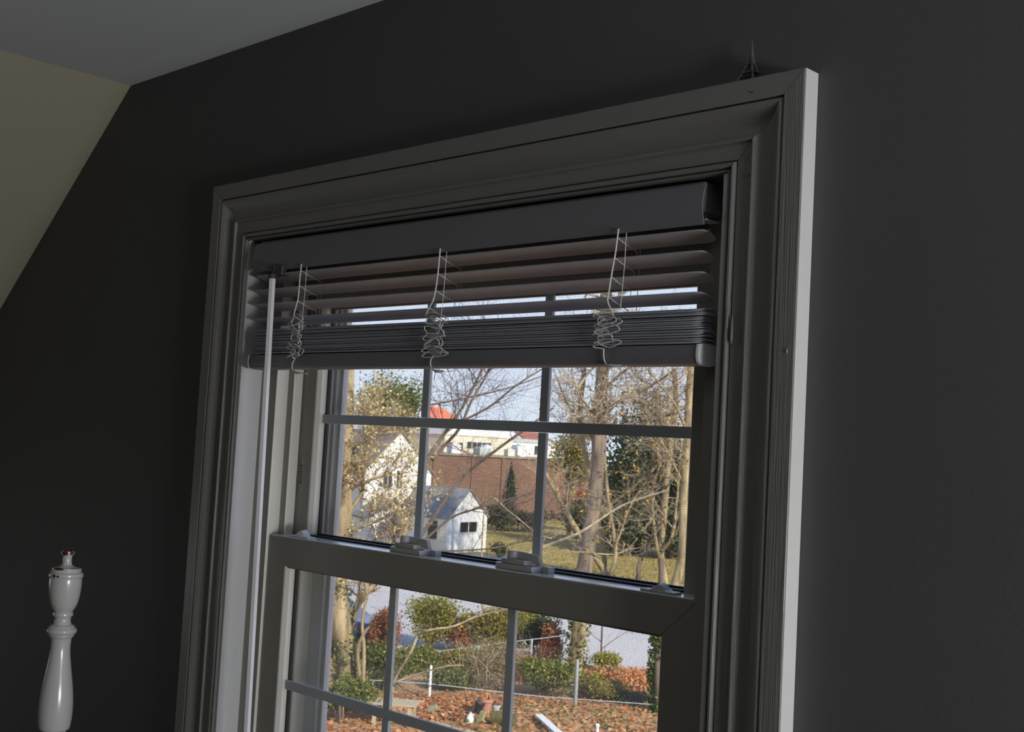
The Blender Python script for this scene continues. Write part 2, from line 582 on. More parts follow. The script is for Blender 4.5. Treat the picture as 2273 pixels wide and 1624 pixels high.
# insect screen
SC = empty('insect_screen', (0, .104, ZS), W1)
SX, SZ0, SZ1, SY = .3230, .985, 1.700, .1130
b = MB()
b.box(-.3308, -SX, SY - .004, SY + .004, .968, 1.712)
b.box(SX, .3308, SY - .004, SY + .004, .968, 1.712)
b.box(-SX, SX, SY - .004, SY + .004, .968, SZ0)
b.box(-SX, SX, SY - .004, SY + .004, SZ1, 1.712)
b.build('screen_frame', BLINDE, SC)
b = MB()
pitch, wr = .0018, .00010
k = -SX
while k < SX:
    b.box(k - wr, k + wr, SY - wr, SY + wr, SZ0, SZ1)
    k += pitch
k = SZ0
while k < SZ1:
    b.box(-SX, SX, SY - wr, SY + wr, k - wr, k + wr)
    k += pitch
tag(b.build('wire_mesh', SCREEN, SC), kind='stuff')


# sash locks and tilt latches
def dshape(x0, x1, y0, y1, n=10):
    """outline with the end at x0 rounded"""
    ry = (y1 - y0) / 2
    yc = (y0 + y1) / 2
    rx = min(.022, (x1 - x0) * .5)
    pts = [(x1, y0), (x1, y1)]
    for i in range(n + 1):
        a = math.pi / 2 + math.pi * i / n
        pts.append((x0 + rx + rx * math.cos(a), yc + ry * math.sin(a)))
    return pts


def plate(b, outline, z0, z1, taper=0.0):
    cx = sum(p[0] for p in outline) / len(outline)
    cy = sum(p[1] for p in outline) / len(outline)
    r0 = [(x, y, z0) for x, y in outline]
    r1 = [(cx + (x - cx) * (1 - taper), cy + (y - cy) * (1 - taper), z1) for x, y in outline]
    area2 = sum(outline[i][0] * outline[(i + 1) % len(outline)][1] - outline[(i + 1) % len(outline)][0] * outline[i][1] for i in range(len(outline)))
    return b.loft([r0, r1] if area2 > 0 else [r0[::-1], r1[::-1]])


for xc in (-.083, .105):
    zt = 1.3622
    b = MB()
    plate(b, dshape(xc - .036, xc + .030, .0335, .0560), zt, zt + .0065, .03)
    lk = b.build('sash_lock', LOCKM, W1, bevel=.0006)
    b = MB()
    plate(b, dshape(xc - .029, xc + .016, .0360, .0545), zt + .0066, zt + .0120, .06)
    b.build('cam_housing', LOCKM, lk, bevel=.0006)
    b = MB()
    b.lathe([(.0066, 0), (.0060, .0082), (.0050, .0090)], (xc - .012, .0455, zt + .0121), 18)
    b.build('pivot', LOCKM, lk, smooth=True)
    b = MB()
    b.hexa([(xc - .008, .0475, zt + .0122), (xc + .029, .0485, zt + .0072), (xc + .031, .0525, zt + .0072), (xc - .008, .0525, zt + .0122)],
           [(xc - .008, .0475, zt + .0208), (xc + .024, .0485, zt + .0188), (xc + .026, .0525, zt + .0188), (xc - .008, .0525, zt + .0208)])
    b.build('lever', LOCKM, lk, bevel=.0008)
    MB().box(xc + .0305, xc + .040, .050, .0605, zt, zt + .0072).build('keeper', LOCKM, lk, bevel=.0007)
for xc, hh in ((-.302, .0085), (.309, .0070)):
    b = MB().box(xc - .021, xc + .021, .0325, .0475, 1.3622, 1.3645)
    tl = b.build('tilt_latch', LOCKM if xc > 0 else BLINDE, W1, bevel=.0006)
    b = MB()
    rings = []
    for i in range(13):
        t = i / 12
        h = hh * (math.sin(math.pi * t) ** 1.6) + .0002
        x = xc - .013 + .026 * t
        rings.append([(x, .0335, 1.3645), (x, .0465, 1.3645), (x, .0450, 1.3645 + h), (x, .0365, 1.3645 + h * .8)])
    b.loft(rings)
    b.build('thumb_tab', LOCKM if xc > 0 else BLINDE, tl, smooth=True)
# maker's badge on the upper sash stile, print too small to read
c0 = onY(669.5, 1053, .0614)
hw, hh = .0036, .0265


def pill(s, z):
    o = []
    for i in range(20):
        a = 2 * math.pi * i / 20
        o.append((c0[0] + hw * s * math.cos(a), z, c0[2] + (hh - hw) * (1 if math.sin(a) >= 0 else -1) + hw * s * math.sin(a)))
    return o


bd = MB().loft([pill(1, .0615), pill(1, .0609), pill(.8, .0606)]).build('badge', VINYL, W1)
b = MB()
for i in range(7):
    z = c0[2] + .0125 - i * .0040
    b.box(c0[0] - .0017, c0[0] + .0017, .0603, .0606, z - .0004, z + .0004)
    if i % 2 == 0: b.box(c0[0] - .0017, c0[0] - .0008, .0603, .0606, z - .0016, z + .0016)
    if i % 3 != 1: b.box(c0[0] + .0008, c0[0] + .0017, .0603, .0606, z - .0016, z + .0016)
b.build('print', TEXTM, bd)

# ------------------------------------------------------------------ blind
BL = tag(empty('window_blind', (0, 0, 1.765)), 'white slatted blind pulled halfway up, mounted inside the window casing', 'blind')
BX = .381
rng = random.Random(4)
b = MB()
b.box(-BX + .004, BX - .004, -.010, .020, 1.738, 1.768)
b.build('head_rail', BLIND, BL, bevel=.001)
# valance: bowed thin front with its ends cut square
rows = []
for th in (0, 1):
    for i in range(13):
        t = i / 12
        z = 1.7245 + .0400 * t
        y = -.0125 - .0062 * math.sin(math.pi * (.12 + .80 * t)) + .0016 * th
        rows.append((y, z, th))
outer = [(y, z) for y, z, t in rows if t == 0]
inner = [(y, z) for y, z, t in rows if t == 1]
ring = outer + inner[::-1]
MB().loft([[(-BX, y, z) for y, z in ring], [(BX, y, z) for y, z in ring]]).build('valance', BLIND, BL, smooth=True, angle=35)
MB().hexa([(BX - .012, -.0120, 1.7300), (BX - .0005, -.0120, 1.7300), (BX - .0005, .012, 1.7300), (BX - .012, .012, 1.7300)],
          [(BX - .012, -.0110, 1.7310), (BX - .0005, -.0110, 1.7310), (BX - .0005, .012, 1.7310), (BX - .012, .012, 1.7310)]).build('valance_clip', BLINDE, BL)


def slat_mesh(crown=.0016, th=.0015, width=.0265):
    b = MB()
    xs = [-BX, -BX + .0015, -BX + .004, -BX + .009] + list(np.linspace(-.33, .33, 9)) + [BX - .009, BX - .004, BX - .0015, BX]
    rings = []
    for x in xs:
        d = BX - abs(x)
        k = min(1, .50 + .5 * math.sqrt(max(0, 1 - (1 - min(d / .009, 1)) ** 2)))
        up, dn = [], []
        for i in range(9):
            t = i / 8 * 2 - 1
            y = t * width / 2 * k
            z = crown * (1 - (t * k) ** 2)
            up.append((x, y, z + th))
            dn.append((x, y, z))
        rings.append(up + dn[::-1])
    b.loft(rings)
    return b


proto = slat_mesh().build('slat', SLATM, None, smooth=True, angle=50)
SLATS = []
zs = [1.7200, 1.6995, 1.6797, 1.6594]
for i, z in enumerate(zs):
    SLATS.append((0, -.0012 + rng.uniform(-.0004, .0004), z - .0048, rng.uniform(-.015, .015) - .27, rng.uniform(-.001, .001)))
zst = 1.6110
n_st = 17
for i in range(n_st):
    SLATS.append((rng.uniform(-.002, .002), rng.uniform(-.0014, .0014), zst + i * (1.6435 - zst) / (n_st - 1) - .0014, rng.uniform(-.03, .03), rng.uniform(-.0008, .0008)))
for i, (x, y, z, ax, ay) in enumerate(SLATS):
    o = proto if i == 0 else proto.copy()
    if i: COL.objects.link(o)
    o.location = (x, y, z)
    o.rotation_euler = (ax, ay, 0)
    o.parent = BL
    o.matrix_parent_inverse = BL.matrix_world.inverted()
# bottom rail with end caps
rp = [(-.0135, 1.6085), (-.0145, 1.6040), (-.0148, 1.5985), (-.0140, 1.5935), (-.0115, 1.5905), (-.006, 1.5890), (.006, 1.5890), (.0115, 1.5905), (.0140, 1.5935), (.0148, 1.5985), (.0145, 1.6040), (.0135, 1.6085), (.006, 1.6098), (-.006, 1.6098)]
br = MB().loft([[(-BX + .002, y, z) for y, z in rp], [BX - .002 and (BX - .002, y, z) for y, z in rp]]).build('bottom_rail', BLIND, BL, smooth=True, angle=35)
for sgn in (-1, 1):
    r1 = [(sgn * (BX - .002), y * 1.06, 1.5995 + (z - 1.5995) * 1.06) for y, z in rp]
    r2 = [(sgn * (BX + .0008), y * 1.04, 1.5995 + (z - 1.5995) * 1.04) for y, z in rp]
    MB().loft([r1, r2] if sgn > 0 else [r2, r1]).build('end_cap', BLINDE, br, smooth=True, angle=35)


# ladder cords with the slack tangled in front of the stack
def braid(b, pts, r, n=5, k=6):
    b.tube(smooth_path(pts, k), r, n)


for li, (pxs, tw, knot) in enumerate((([(669, 588), (665, 625), (662, 660), (656, 684), (650, 705)], (636, 676, 708, 796), [(655, 795), (649, 806), (649, 818), (657, 826), (682, 829)]),
                                     ([(977, 557), (973, 597), (969, 630), (963, 662), (950, 688), (943, 702)], (924, 1000, 704, 790), [(962, 788), (956, 800), (957, 814), (966, 822), (985, 824)]),
                                     ([(1373, 509), (1366, 562), (1358, 607), (1352, 645), (1349, 668), (1358, 690)], (1312, 1382, 694, 772), [(1340, 774), (1340, 790), (1343, 803), (1352, 810), (1390, 813)]))):
    r_ = random.Random(li + 11)
    b = MB()
    front = [onY(px, py, -.0178) for px, py in pxs]
    front[0][2] = max(front[0][2], 1.7285)
    braid(b, front, .00085)
    x0 = front[0][0]
    # rungs pass below each slat to the back string
    for z in zs:
        zz = z - .0012
        xx = np.interp(zz, [p[2] for p in front[::-1]], [p[0] for p in front[::-1]])
        if front[-1][2] < zz:
            b.tube([(xx, -.0172, zz + .001), (xx + .0005, -.006, zz - .0035), (xx + .0008, .006, zz - .0072), (xx + .001, .0135, zz - .0090), (xx + .001, .0140, zz - .014)], .0005, 4)
    b.tube([(x0 + .004, .0150, 1.7285), (x0 + .003, .0152, 1.69), (x0 + .002, .0150, 1.648)], .00045, 4)
    b.tube([(x0 + .008, -.0145, 1.7285), (x0 + .0075, -.0145, 1.69), (x0 + .005, -.0145, 1.648)], .00045, 4)
    lc = b.build('ladder_cord', CORD, BL, smooth=True)
    b = MB()
    pts = [front[-1]]
    x_a, x_b, y_a, y_b = tw
    nl = 46
    cx, cy, ang = (x_a + x_b) / 2, y_a, r_.uniform(0, 6)
    for i in range(nl):
        t = i / (nl - 1)
        ang += r_.choice((-1, 1, 1)) * r_.uniform(.9, 2.4)
        wdt = (x_b - x_a) / 2 * r_.uniform(.35, 1.0)
        pts.append(onY((x_a + x_b) / 2 + math.cos(ang) * wdt, y_a + (y_b - y_a) * t + math.sin(ang) * 11, -.0200 + r_.uniform(-.0035, .001)))
    kn = [onY(px, py, -.0168) for px, py in knot]
    pts += kn[:1]
    braid(b, pts, .00065, 5, 5)
    b.build('cord_tangle', CORD, lc, smooth=True)
    b = MB()
    braid(b, kn, .0008)
    tail = kn[-2]
    b.tube([tail, tail + np.array([-.004, .004, -.003]), tail + np.array([-.012, .01, -.010])], .0005, 4)
    b.tube([tail + np.array([-.003, 0, 0]), tail + np.array([.002, 0, -.0006]), tail + np.array([.010, 0, -.0012]), tail + np.array([.0155, 0, 0])], [.0006, .0022, .0018, .0004], 6)
    b.build('cord_knot', CORD, lc, smooth=True)
# tilt wand
wt = onY(605, 612, -.031)
wb = onY(548, 1624, -.031)
wb2 = wt + (wb - wt) * 1.12
wd = MB().tube([wt, (wt + wb2) / 2, wb2], .0046, 6).build('tilt_wand', WAND, BL)
b = MB()
b.tube([wt + np.array([0, 0, -.004]), wt + np.array([0, 0, .002])], .0056, 10)
b.tube(smooth_path([wt + np.array([0, 0, .002]), wt + np.array([.0028, 0, .008]), wt + np.array([.001, 0, .0135]), wt + np.array([-.003, .004, .013]), wt + np.array([-.003, .012, .012])], 5), .0012, 6)
b.build('wand_hook', TILT, wd, smooth=True)
MB().box(wt[0] - .022, wt[0] + .004, -.020, -.006, 1.7165, 1.7310).build('tilter', TILT, BL, bevel=.002)

# ------------------------------------------------------------------ bedpost
pc = A(137, 1400, 1.86)
depth = float((pc - CAM) @ R3[2])
u = depth / F / 3.83                                       # one measured unit of the turned profile
zt0 = A(143, 1221, 1.86)[2]
prof = [(0, 0), (30, 0), (46, 3), (54, 12), (55, 24), (50, 36), (40, 44), (37, 60), (37, 95), (41, 118), (58, 132), (90, 142), (120, 148), (122, 172), (124, 181), (128, 182), (138, 190), (142, 205), (139, 222), (132, 229),
        (133, 236), (134, 270), (131, 330), (124, 390), (113, 440), (98, 480), (82, 507), (74, 516), (80, 521), (83, 532), (82, 548), (77, 555), (69, 560), (66, 580), (68, 604), (78, 622), (98, 632), (104, 640), (106, 650),
        (114, 653), (122, 664), (124, 678), (119, 694), (110, 703), (104, 706), (104, 716), (98, 726), (88, 736), (84, 752), (81, 790), (82, 840), (87, 890), (95, 950), (106, 1020), (119, 1100), (130, 1180), (137, 1260), (140, 1330), (138, 1400), (131, 1470), (124, 1494), (112, 1500), (102, 1506),
        (97, 1520), (100, 1540), (118, 1560), (128, 1580), (126, 1600), (112, 1620), (96, 1650), (92, 1720), (110, 1850), (135, 1980), (140, 2060), (140, 2100)]
POSTM = bpy.data.materials.new('glossy_white_post_paint')
POSTM.use_nodes = True
t_ = POSTM.node_tree
pb = t_.nodes['Principled BSDF']
pb.inputs['Roughness'].default_value = 0.22
pb.inputs['Coat Weight'].default_value = 0.25
pb.inputs['Coat Roughness'].default_value = 0.12
tc = t_.nodes.new('ShaderNodeTexCoord')
no = t_.nodes.new('ShaderNodeTexNoise')
no.inputs['Scale'].default_value = 130
no.inputs['Detail'].default_value = 3
t_.links.new(tc.outputs['Object'], no.inputs['Vector'])
prev = None


def chipmask(center, rad):
    global prev
    vm = t_.nodes.new('ShaderNodeVectorMath')
    vm.operation = 'SUBTRACT'
    vm.inputs[1].default_value = center
    t_.links.new(tc.outputs['Object'], vm.inputs[0])
    v2 = t_.nodes.new('ShaderNodeVectorMath')
    v2.operation = 'DIVIDE'
    v2.inputs[1].default_value = rad
    t_.links.new(vm.outputs[0], v2.inputs[0])
    ln = t_.nodes.new('ShaderNodeVectorMath')
    ln.operation = 'LENGTH'
    t_.links.new(v2.outputs[0], ln.inputs[0])
    ad = t_.nodes.new('ShaderNodeMath')
    ad.operation = 'MULTIPLY_ADD'
    ad.inputs[1].default_value = 1.0
    t_.links.new(no.outputs[0], ad.inputs[0])
    t_.links.new(ln.outputs['Value'], ad.inputs[2])
    lt = t_.nodes.new('ShaderNodeMath')
    lt.operation = 'LESS_THAN'
    lt.inputs[1].default_value = 1.45
    t_.links.new(ad.outputs[0], lt.inputs[0])
    return lt


hz = Vector((CAM[0] - pc[0], CAM[1] - pc[1], 0)).normalized()       # side of the post that faces the room
hr = Vector((-hz.y, hz.x, 0))
base = None
chips = [((hz * 30 + hr * 30) * -1 * 0 + hz * 45 - hr * 25, -20, (30, 30, 18), (96, 40, 34)), (hz * 45 + hr * 35, -18, (22, 22, 18), (86, 82, 58)),
         (hz * 95 - hr * 62, -150, (48, 48, 9), (96, 44, 38)), (hz * 105 - hr * 98, -207, (17, 17, 16), (92, 42, 36)), (hz * 125 - hr * 66, -208, (12, 12, 9), (88, 44, 38)), (hz * 36 + hr * 2, 0, (60, 60, 6), (120, 70, 60))]
colprev = None
nv = t_.nodes.new('ShaderNodeTexNoise')
nv.inputs['Scale'].default_value = 14
rv = t_.nodes.new('ShaderNodeValToRGB')
rv.color_ramp.elements[0].color = (.60, .60, .59, 1)
rv.color_ramp.elements[1].color = (.68, .68, .67, 1)
t_.links.new(tc.outputs['Object'], nv.inputs['Vector'])
t_.links.new(nv.outputs[0], rv.inputs[0])
colprev = rv.outputs[0]
for c_, z_, rd, cc in chips:
    mk = chipmask((c_.x * u, c_.y * u, z_ * u), tuple(q * u for q in rd))
    mxn = t_.nodes.new('ShaderNodeMixRGB')
    t_.links.new(mk.outputs[0], mxn.inputs[0])
    t_.links.new(colprev, mxn.inputs[1])
    mxn.inputs[2].default_value = lin(*cc)
    colprev = mxn.outputs[0]
t_.links.new(colprev, pb.inputs['Base Color'])
BP = tag(empty('bedpost', (pc[0], pc[1], 0)), 'white turned wooden bedpost with chipped paint on its finial', 'bedpost')
split = 516
for nm, seg in (('finial', [p for p in prof if p[1] <= split]), ('shaft', [p for p in prof if p[1] >= split])):
    b = MB().lathe([(r * u, -z * u) for r, z in seg][::-1], (0, 0, 0), 48)
    o = b.build(nm, POSTM, None, smooth=True, angle=28)
    o.location = (pc[0], pc[1], zt0)
    o.parent = BP
    o.matrix_parent_inverse = BP.matrix_world.inverted()
zb = zt0 - 2100 * u
MB().box(pc[0] - .034, pc[0] + .034, pc[1] - .034, pc[1] + .034, 0, zb).build('leg', mat('post_white_plain', (.64, .64, .62, 1), .25), BP, bevel=.004)

# ------------------------------------------------------------------ tower figurine on the head casing
tp = np.array([.4245, -.0108, ZT])
TW = empty('tower_figurine', tp)
tag(TW, 'small dark metal lattice tower figurine standing on top of the window casing', 'figurine')
H = .0405
prof_t = lambda t: .0078 * (1 - t) ** 2.6 + .0010 * (1 - t) + .00035
b = MB()
ts = np.linspace(0, .93, 14)
for sx in (-1, 1):
    for sy in (-1, 1):
        b.tube([(tp[0] + sx * prof_t(t), tp[1] + sy * prof_t(t), tp[2] + H * t) for t in ts], [.0013 - .0009 * t for t in ts], 5)
b.build('leg_frame', TOWER, TW)
b = MB()
for i in range(1, 12):
    t0, t1 = ts[i], ts[i + 1]
    for k in range(4):
        sgn = [(-1, -1), (1, -1), (1, 1), (-1, 1)]
        a_, c_ = sgn[k], sgn[(k + 1) % 4]
        pA = lambda q, t: (tp[0] + q[0] * prof_t(t), tp[1] + q[1] * prof_t(t), tp[2] + H * t)
        b.tube([pA(a_, t0), pA(c_, t1)], .00028, 4)
        b.tube([pA(c_, t0), pA(a_, t1)], .00028, 4)
        b.tube([pA(a_, t0), pA(c_, t0)], .00028, 4)
b.build('lattice', TOWER, TW)
b = MB()
for k in range(4):
    a_, c_ = [(-1, -1), (1, -1), (1, 1), (-1, 1)][k], [(-1, -1), (1, -1), (1, 1), (-1, 1)][(k + 1) % 4]
    pts = []
    for i in range(9):
        q = i / 8
        pts.append((tp[0] + (a_[0] + (c_[0] - a_[0]) * q) * .0066, tp[1] + (a_[1] + (c_[1] - a_[1]) * q) * .0066, tp[2] + .0012 + .0052 * math.sin(math.pi * q)))
    b.tube(pts, .0004, 5)
b.build('arch', TOWER, TW)
for t, s_ in ((.20, 1.35), (.42, 1.4), (.90, 2.2)):
    q = prof_t(t) * s_
    MB().box(tp[0] - q, tp[0] + q, tp[1] - q, tp[1] + q, tp[2] + H * t, tp[2] + H * t + .0008).build('deck', TOWER, TW)
MB().tube([(tp[0], tp[1], tp[2] + H * .9), (tp[0], tp[1], tp[2] + H * .97), (tp[0], tp[1], tp[2] + H * 1.03)], [.0005, .0007, .0002], 6).build('spire', TOWER, TW)
for sx in (-1, 1):
    for sy in (-1, 1):
        MB().box(tp[0] + sx * .0088 - .0016, tp[0] + sx * .0088 + .0016, tp[1] + sy * .0088 - .0016, tp[1] + sy * .0088 + .0016, tp[2], tp[2] + .0008).build('foot', TOWER, TW)
# ==EXTERIOR==

# ------------------------------------------------------------------ yard materials
BARK = mat('bark_grey_brown', lin(82, 70, 60), .9, .35, 5, .9, 14, (1, 1, .2), col2=lin(138, 120, 102))
BARKL = mat('bark_pale_tan', lin(96, 82, 58), .9, .3, 5, .9, 14, (1, 1, .2), col2=lin(166, 148, 112))
BARKD = mat('bark_dark', lin(96, 82, 70), .9, .3, 6, .5, 20, (1, 1, .25))
TWIGP = mat('twig_pale', lin(120, 104, 80), .85, .25, 5, col2=lin(180, 164, 136))
EARTH = mat('leafy_earth', lin(150, 116, 78), .95, .3, 1.6, .5, 6, col2=lin(176, 138, 96))
GRASS = mat('dry_lawn', lin(122, 106, 44), .95, .3, .5, .4, 5, col2=lin(156, 132, 66))
PAVE = mat('pale_pavement', lin(176, 169, 164), .9, .05, .4, .1, 8)
WSIDE = mat('white_siding', lin(232, 230, 226), .7, .03, 1.0)
CREAM = mat('cream_render', lin(214, 202, 176), .8, .05, .6)
SHING = mat('grey_shingles', lin(120, 120, 118), .9, .18, 9, .3, 12)
SHINGB = mat('brown_grey_shingles', lin(128, 116, 104), .9, .18, 9, .3, 12)
ORANGE = mat('orange_tile_roof', lin(214, 106, 70), .85, .1, 4)
REDT = mat('red_brown_roof', lin(140, 84, 62), .85, .1, 4)
DARKW = mat('dark_window_glass', lin(48, 46, 44), .2, .2, 3)
BRICK = brickmat('warehouse_brick', lin(122, 86, 68), lin(98, 68, 54), lin(122, 106, 92), 4.0)
GALV = mat('galvanised_steel', lin(180, 186, 184), .45, .1, 20, metal=.3)
WIREG = mat('weathered_wire', lin(120, 122, 118), .6, .1, 20)
POSTG = mat('weathered_post', lin(132, 136, 132), .6, .1, 20)
OLDWOOD = mat('weathered_wood', lin(168, 152, 122), .85, .2, 4, .3, 10, (1, 14, 14))
TERRA = mat('terracotta', lin(168, 120, 102), .85, .15, 10)
WHITEP = mat('white_plastic', lin(226, 228, 228), .4, .05, 10)
GREYPOT = mat('grey_glazed_pot', lin(166, 172, 178), .4, .1, 10)
STONE = mat('mossy_stone', lin(150, 138, 104), .95, .3, 9, .5, 20, col2=lin(120, 124, 60))
MOSS = mat('moss_green', lin(66, 56, 34), .95, .35, 10, .5, 20, col2=lin(104, 98, 44))
DARKBOX = mat('black_nursery_pot', lin(34, 34, 32), .6, .2, 10)
CARP = mat('car_paint_dark_blue', lin(54, 55, 84), .25, .05, 3, coat=.5)
TYRE = mat('tyre_rubber', lin(22, 22, 24), .8)

L_PINE = leafmat('leaves_pine', [(48, 62, 26), (96, 106, 40), (150, 144, 74)])
L_DARK = leafmat('leaves_dark_evergreen', [(24, 34, 18), (48, 60, 30), (84, 90, 42)], .2)
L_CON = leafmat('leaves_conifer', [(22, 40, 28), (36, 58, 38), (56, 80, 46)], .2)
L_OLIVE = leafmat('leaves_olive', [(70, 70, 26), (128, 118, 44), (176, 158, 70)])
L_YGREEN = leafmat('leaves_yellow_green', [(92, 96, 34), (146, 140, 52), (190, 176, 84)])
L_RUST = leafmat('leaves_rust', [(104, 62, 36), (158, 98, 56), (196, 140, 92)])
L_RED = leafmat('leaves_red_brown', [(120, 64, 48), (166, 100, 74), (204, 150, 110)])
L_MAPLE = leafmat('leaves_crimson', [(84, 26, 34), (132, 44, 52), (168, 84, 84)])
L_IVY = leafmat('leaves_ivy', [(54, 66, 26), (104, 112, 44), (170, 160, 88)])
L_BUD = leafmat('leaves_buds', [(140, 112, 64), (206, 184, 118), (246, 236, 190)])
L_GOLD = leafmat('leaves_gold', [(190, 120, 28), (226, 166, 44), (240, 198, 84)])
L_FALL = leafmat('leaves_fallen', [(142, 92, 54), (200, 136, 86), (230, 184, 132)])
L_BRAM = leafmat('leaves_bramble', [(104, 88, 58), (150, 130, 92), (186, 168, 124)])
L_GRASS = leafmat('blades_grass', [(104, 94, 34), (146, 124, 52), (180, 152, 76)])


# ------------------------------------------------------------------ plant builders
def leaves(name, material, C, size, parent=None, seed=0, aspect=.6, flat=0.0, hang=0.0):
    """one quad leaf per centre, each turned its own way"""
    C = np.asarray(C, float)
    n = len(C)
    g_ = np.random.default_rng(seed)
    a = g_.normal(size=(n, 3))
    a[:, 2] = a[:, 2] * (1 - flat) - hang
    a /= np.linalg.norm(a, axis=1)[:, None]
    q = g_.normal(size=(n, 3))
    q[:, 2] *= (1 - flat)
    bb = np.cross(a, q)
    if flat:
        bb = np.cross(a, np.array([0, 0, 1.0]) + .35 * g_.normal(size=(n, 3)))
    bb /= np.linalg.norm(bb, axis=1)[:, None] + 1e-9
    s_ = size * g_.uniform(.6, 1.3, size=(n, 1))
    V = np.stack([C - a * s_ * .5, C + bb * s_ * aspect * .5, C + a * s_ * .5, C - bb * s_ * aspect * .5], 1).reshape(-1, 3)
    me = bpy.data.meshes.new(name)
    me.vertices.add(4 * n)
    me.vertices.foreach_set('co', V.ravel())
    me.loops.add(4 * n)
    me.loops.foreach_set('vertex_index', np.arange(4 * n))
    me.polygons.add(n)
    me.polygons.foreach_set('loop_start', np.arange(0, 4 * n, 4))
    at = me.attributes.new('tint', 'FLOAT', 'FACE')
    at.data.foreach_set('value', np.clip(g_.normal(.5, .24, n), 0, 1).astype(np.float32))
    me.materials.append(material)
    me.update(calc_edges=True)
    me.validate()
    o = bpy.data.objects.new(name, me)
    COL.objects.link(o)
    o['kind'] = 'stuff'
    if parent is not None:
        o.parent = parent
        o.matrix_parent_inverse = parent.matrix_world.inverted()
    return o


def blob(n, c, r, seed, lumps=9, cone=False, shell=.75):
    g_ = np.random.default_rng(seed)
    c, r = np.asarray(c, float), np.asarray(r, float)
    L = g_.normal(size=(lumps, 3))
    L /= np.linalg.norm(L, axis=1)[:, None]
    L *= g_.uniform(.35, .72, (lumps, 1))
    k = g_.integers(0, lumps, n)
    d = g_.normal(size=(n, 3))
    d /= np.linalg.norm(d, axis=1)[:, None]
    P = L[k] + d * (g_.uniform(0, 1, (n, 1)) ** (1 / 3) * (1 - shell) + shell) * .45
    P *= g_.uniform(.62, 1.12, (n, 1))
    P += g_.normal(0, .05, (n, 3))
    if cone:
        t = np.clip((P[:, 2] + 1) / 2, 0, 1)
        P[:, :2] *= (1.15 * (1 - t) + .08)[:, None] / np.maximum(.35, 1 - .3 * t)[:, None]
    return c + P * r


def scale_at(p):
    return float((np.asarray(p) - CAM) @ R3[2]) / F


def shrub(name, label, cat, px, pyb, wpx, hpx, material, n, lpx, seed, stem=BARK, group=None, lumps=9, cone=False, hd=None, lift=0.0, stems=5, asp=.6):
    p = G(px, pyb) if hd is None else A(px, pyb, hd)
    base = np.array([p[0], p[1], GZ])
    s_ = scale_at(p)
    e = tag(empty(name, base), label, cat, group)
    top = p[2] + hpx * s_
    bot = p[2] + lift * hpx * s_
    c = np.array([p[0], p[1], (top + bot) / 2])
    r = np.array([wpx * s_ / 2, wpx * s_ / 2, (top - bot) / 2])
    leaves('foliage', material, blob(int(n * 1.5), c, r, seed, lumps, cone), lpx * .85 * s_, e, seed, asp)
    b = MB()
    r_ = random.Random(seed)
    for i in range(stems):
        f_ = np.array([r_.uniform(-.5, .5) * r[0], r_.uniform(-.5, .5) * r[1], 0])
        q0 = base + f_ * .25 + np.array([0, 0, -.03])
        q2 = c + f_ + np.array([0, 0, r[2] * r_.uniform(0, .6)])
        q1 = (q0 + q2) / 2 + np.array([r_.uniform(-.1, .1) * r[0], r_.uniform(-.1, .1) * r[0], 0])
        rr = max(.012, .05 * r[0])
        b.tube(smooth_path([q0, q1, q2], 3), np.linspace(rr, rr * .3, 7), 5)
    b.build('stems', stem, e)
    return e


def grow(b, path, r0, depth, kids, length, rnd, tips, up=.25, droop=0.0):
    P = np.asarray(path)
    n = len(P)
    for _ in range(kids):
        i = rnd.randint(max(1, int(n * .25)), n - 1)
        t = P[i] - P[i - 1]
        t = t / (np.linalg.norm(t) + 1e-9)
        d = t * .55 + np.array([rnd.gauss(0, 1), rnd.gauss(0, 1), rnd.gauss(0, .8)]) * .55 + np.array([0, 0, up])
        d /= np.linalg.norm(d)
        L = length * rnd.uniform(.5, 1.15)
        pts = [P[i]]
        for k in range(4):
            d = d + np.array([rnd.gauss(0, .16), rnd.gauss(0, .16), rnd.gauss(0, .14) - droop])
            d /= np.linalg.norm(d)
            pts.append(pts[-1] + d * L / 4)
        rr = r0 * rnd.uniform(.4, .6)
        b.tube(pts, np.linspace(rr, rr * .35, 5), 5 if depth > 1 else 3, False)
        tips.extend(pts[2:])
        if depth > 1:
            grow(b, pts, rr, depth - 1, max(2, int(kids * .75)), length * .58, rnd, tips, up, droop)


def limb(pxs, hd, rnd, jit=.25):
    base = [A(px, py, hd + (rnd.uniform(-jit, jit) if i else 0)) for i, (px, py) in enumerate(pxs)]
    return smooth_path(base, 4)


def ground_limb(pxs, rnd, jit=.25):
    """a trunk that starts on the ground"""
    p0 = G(*pxs[0])
    hd = HD(p0)
    P = limb(pxs, hd, rnd, jit)
    P[0] = p0 + np.array([0, 0, -.05])
    return P, hd


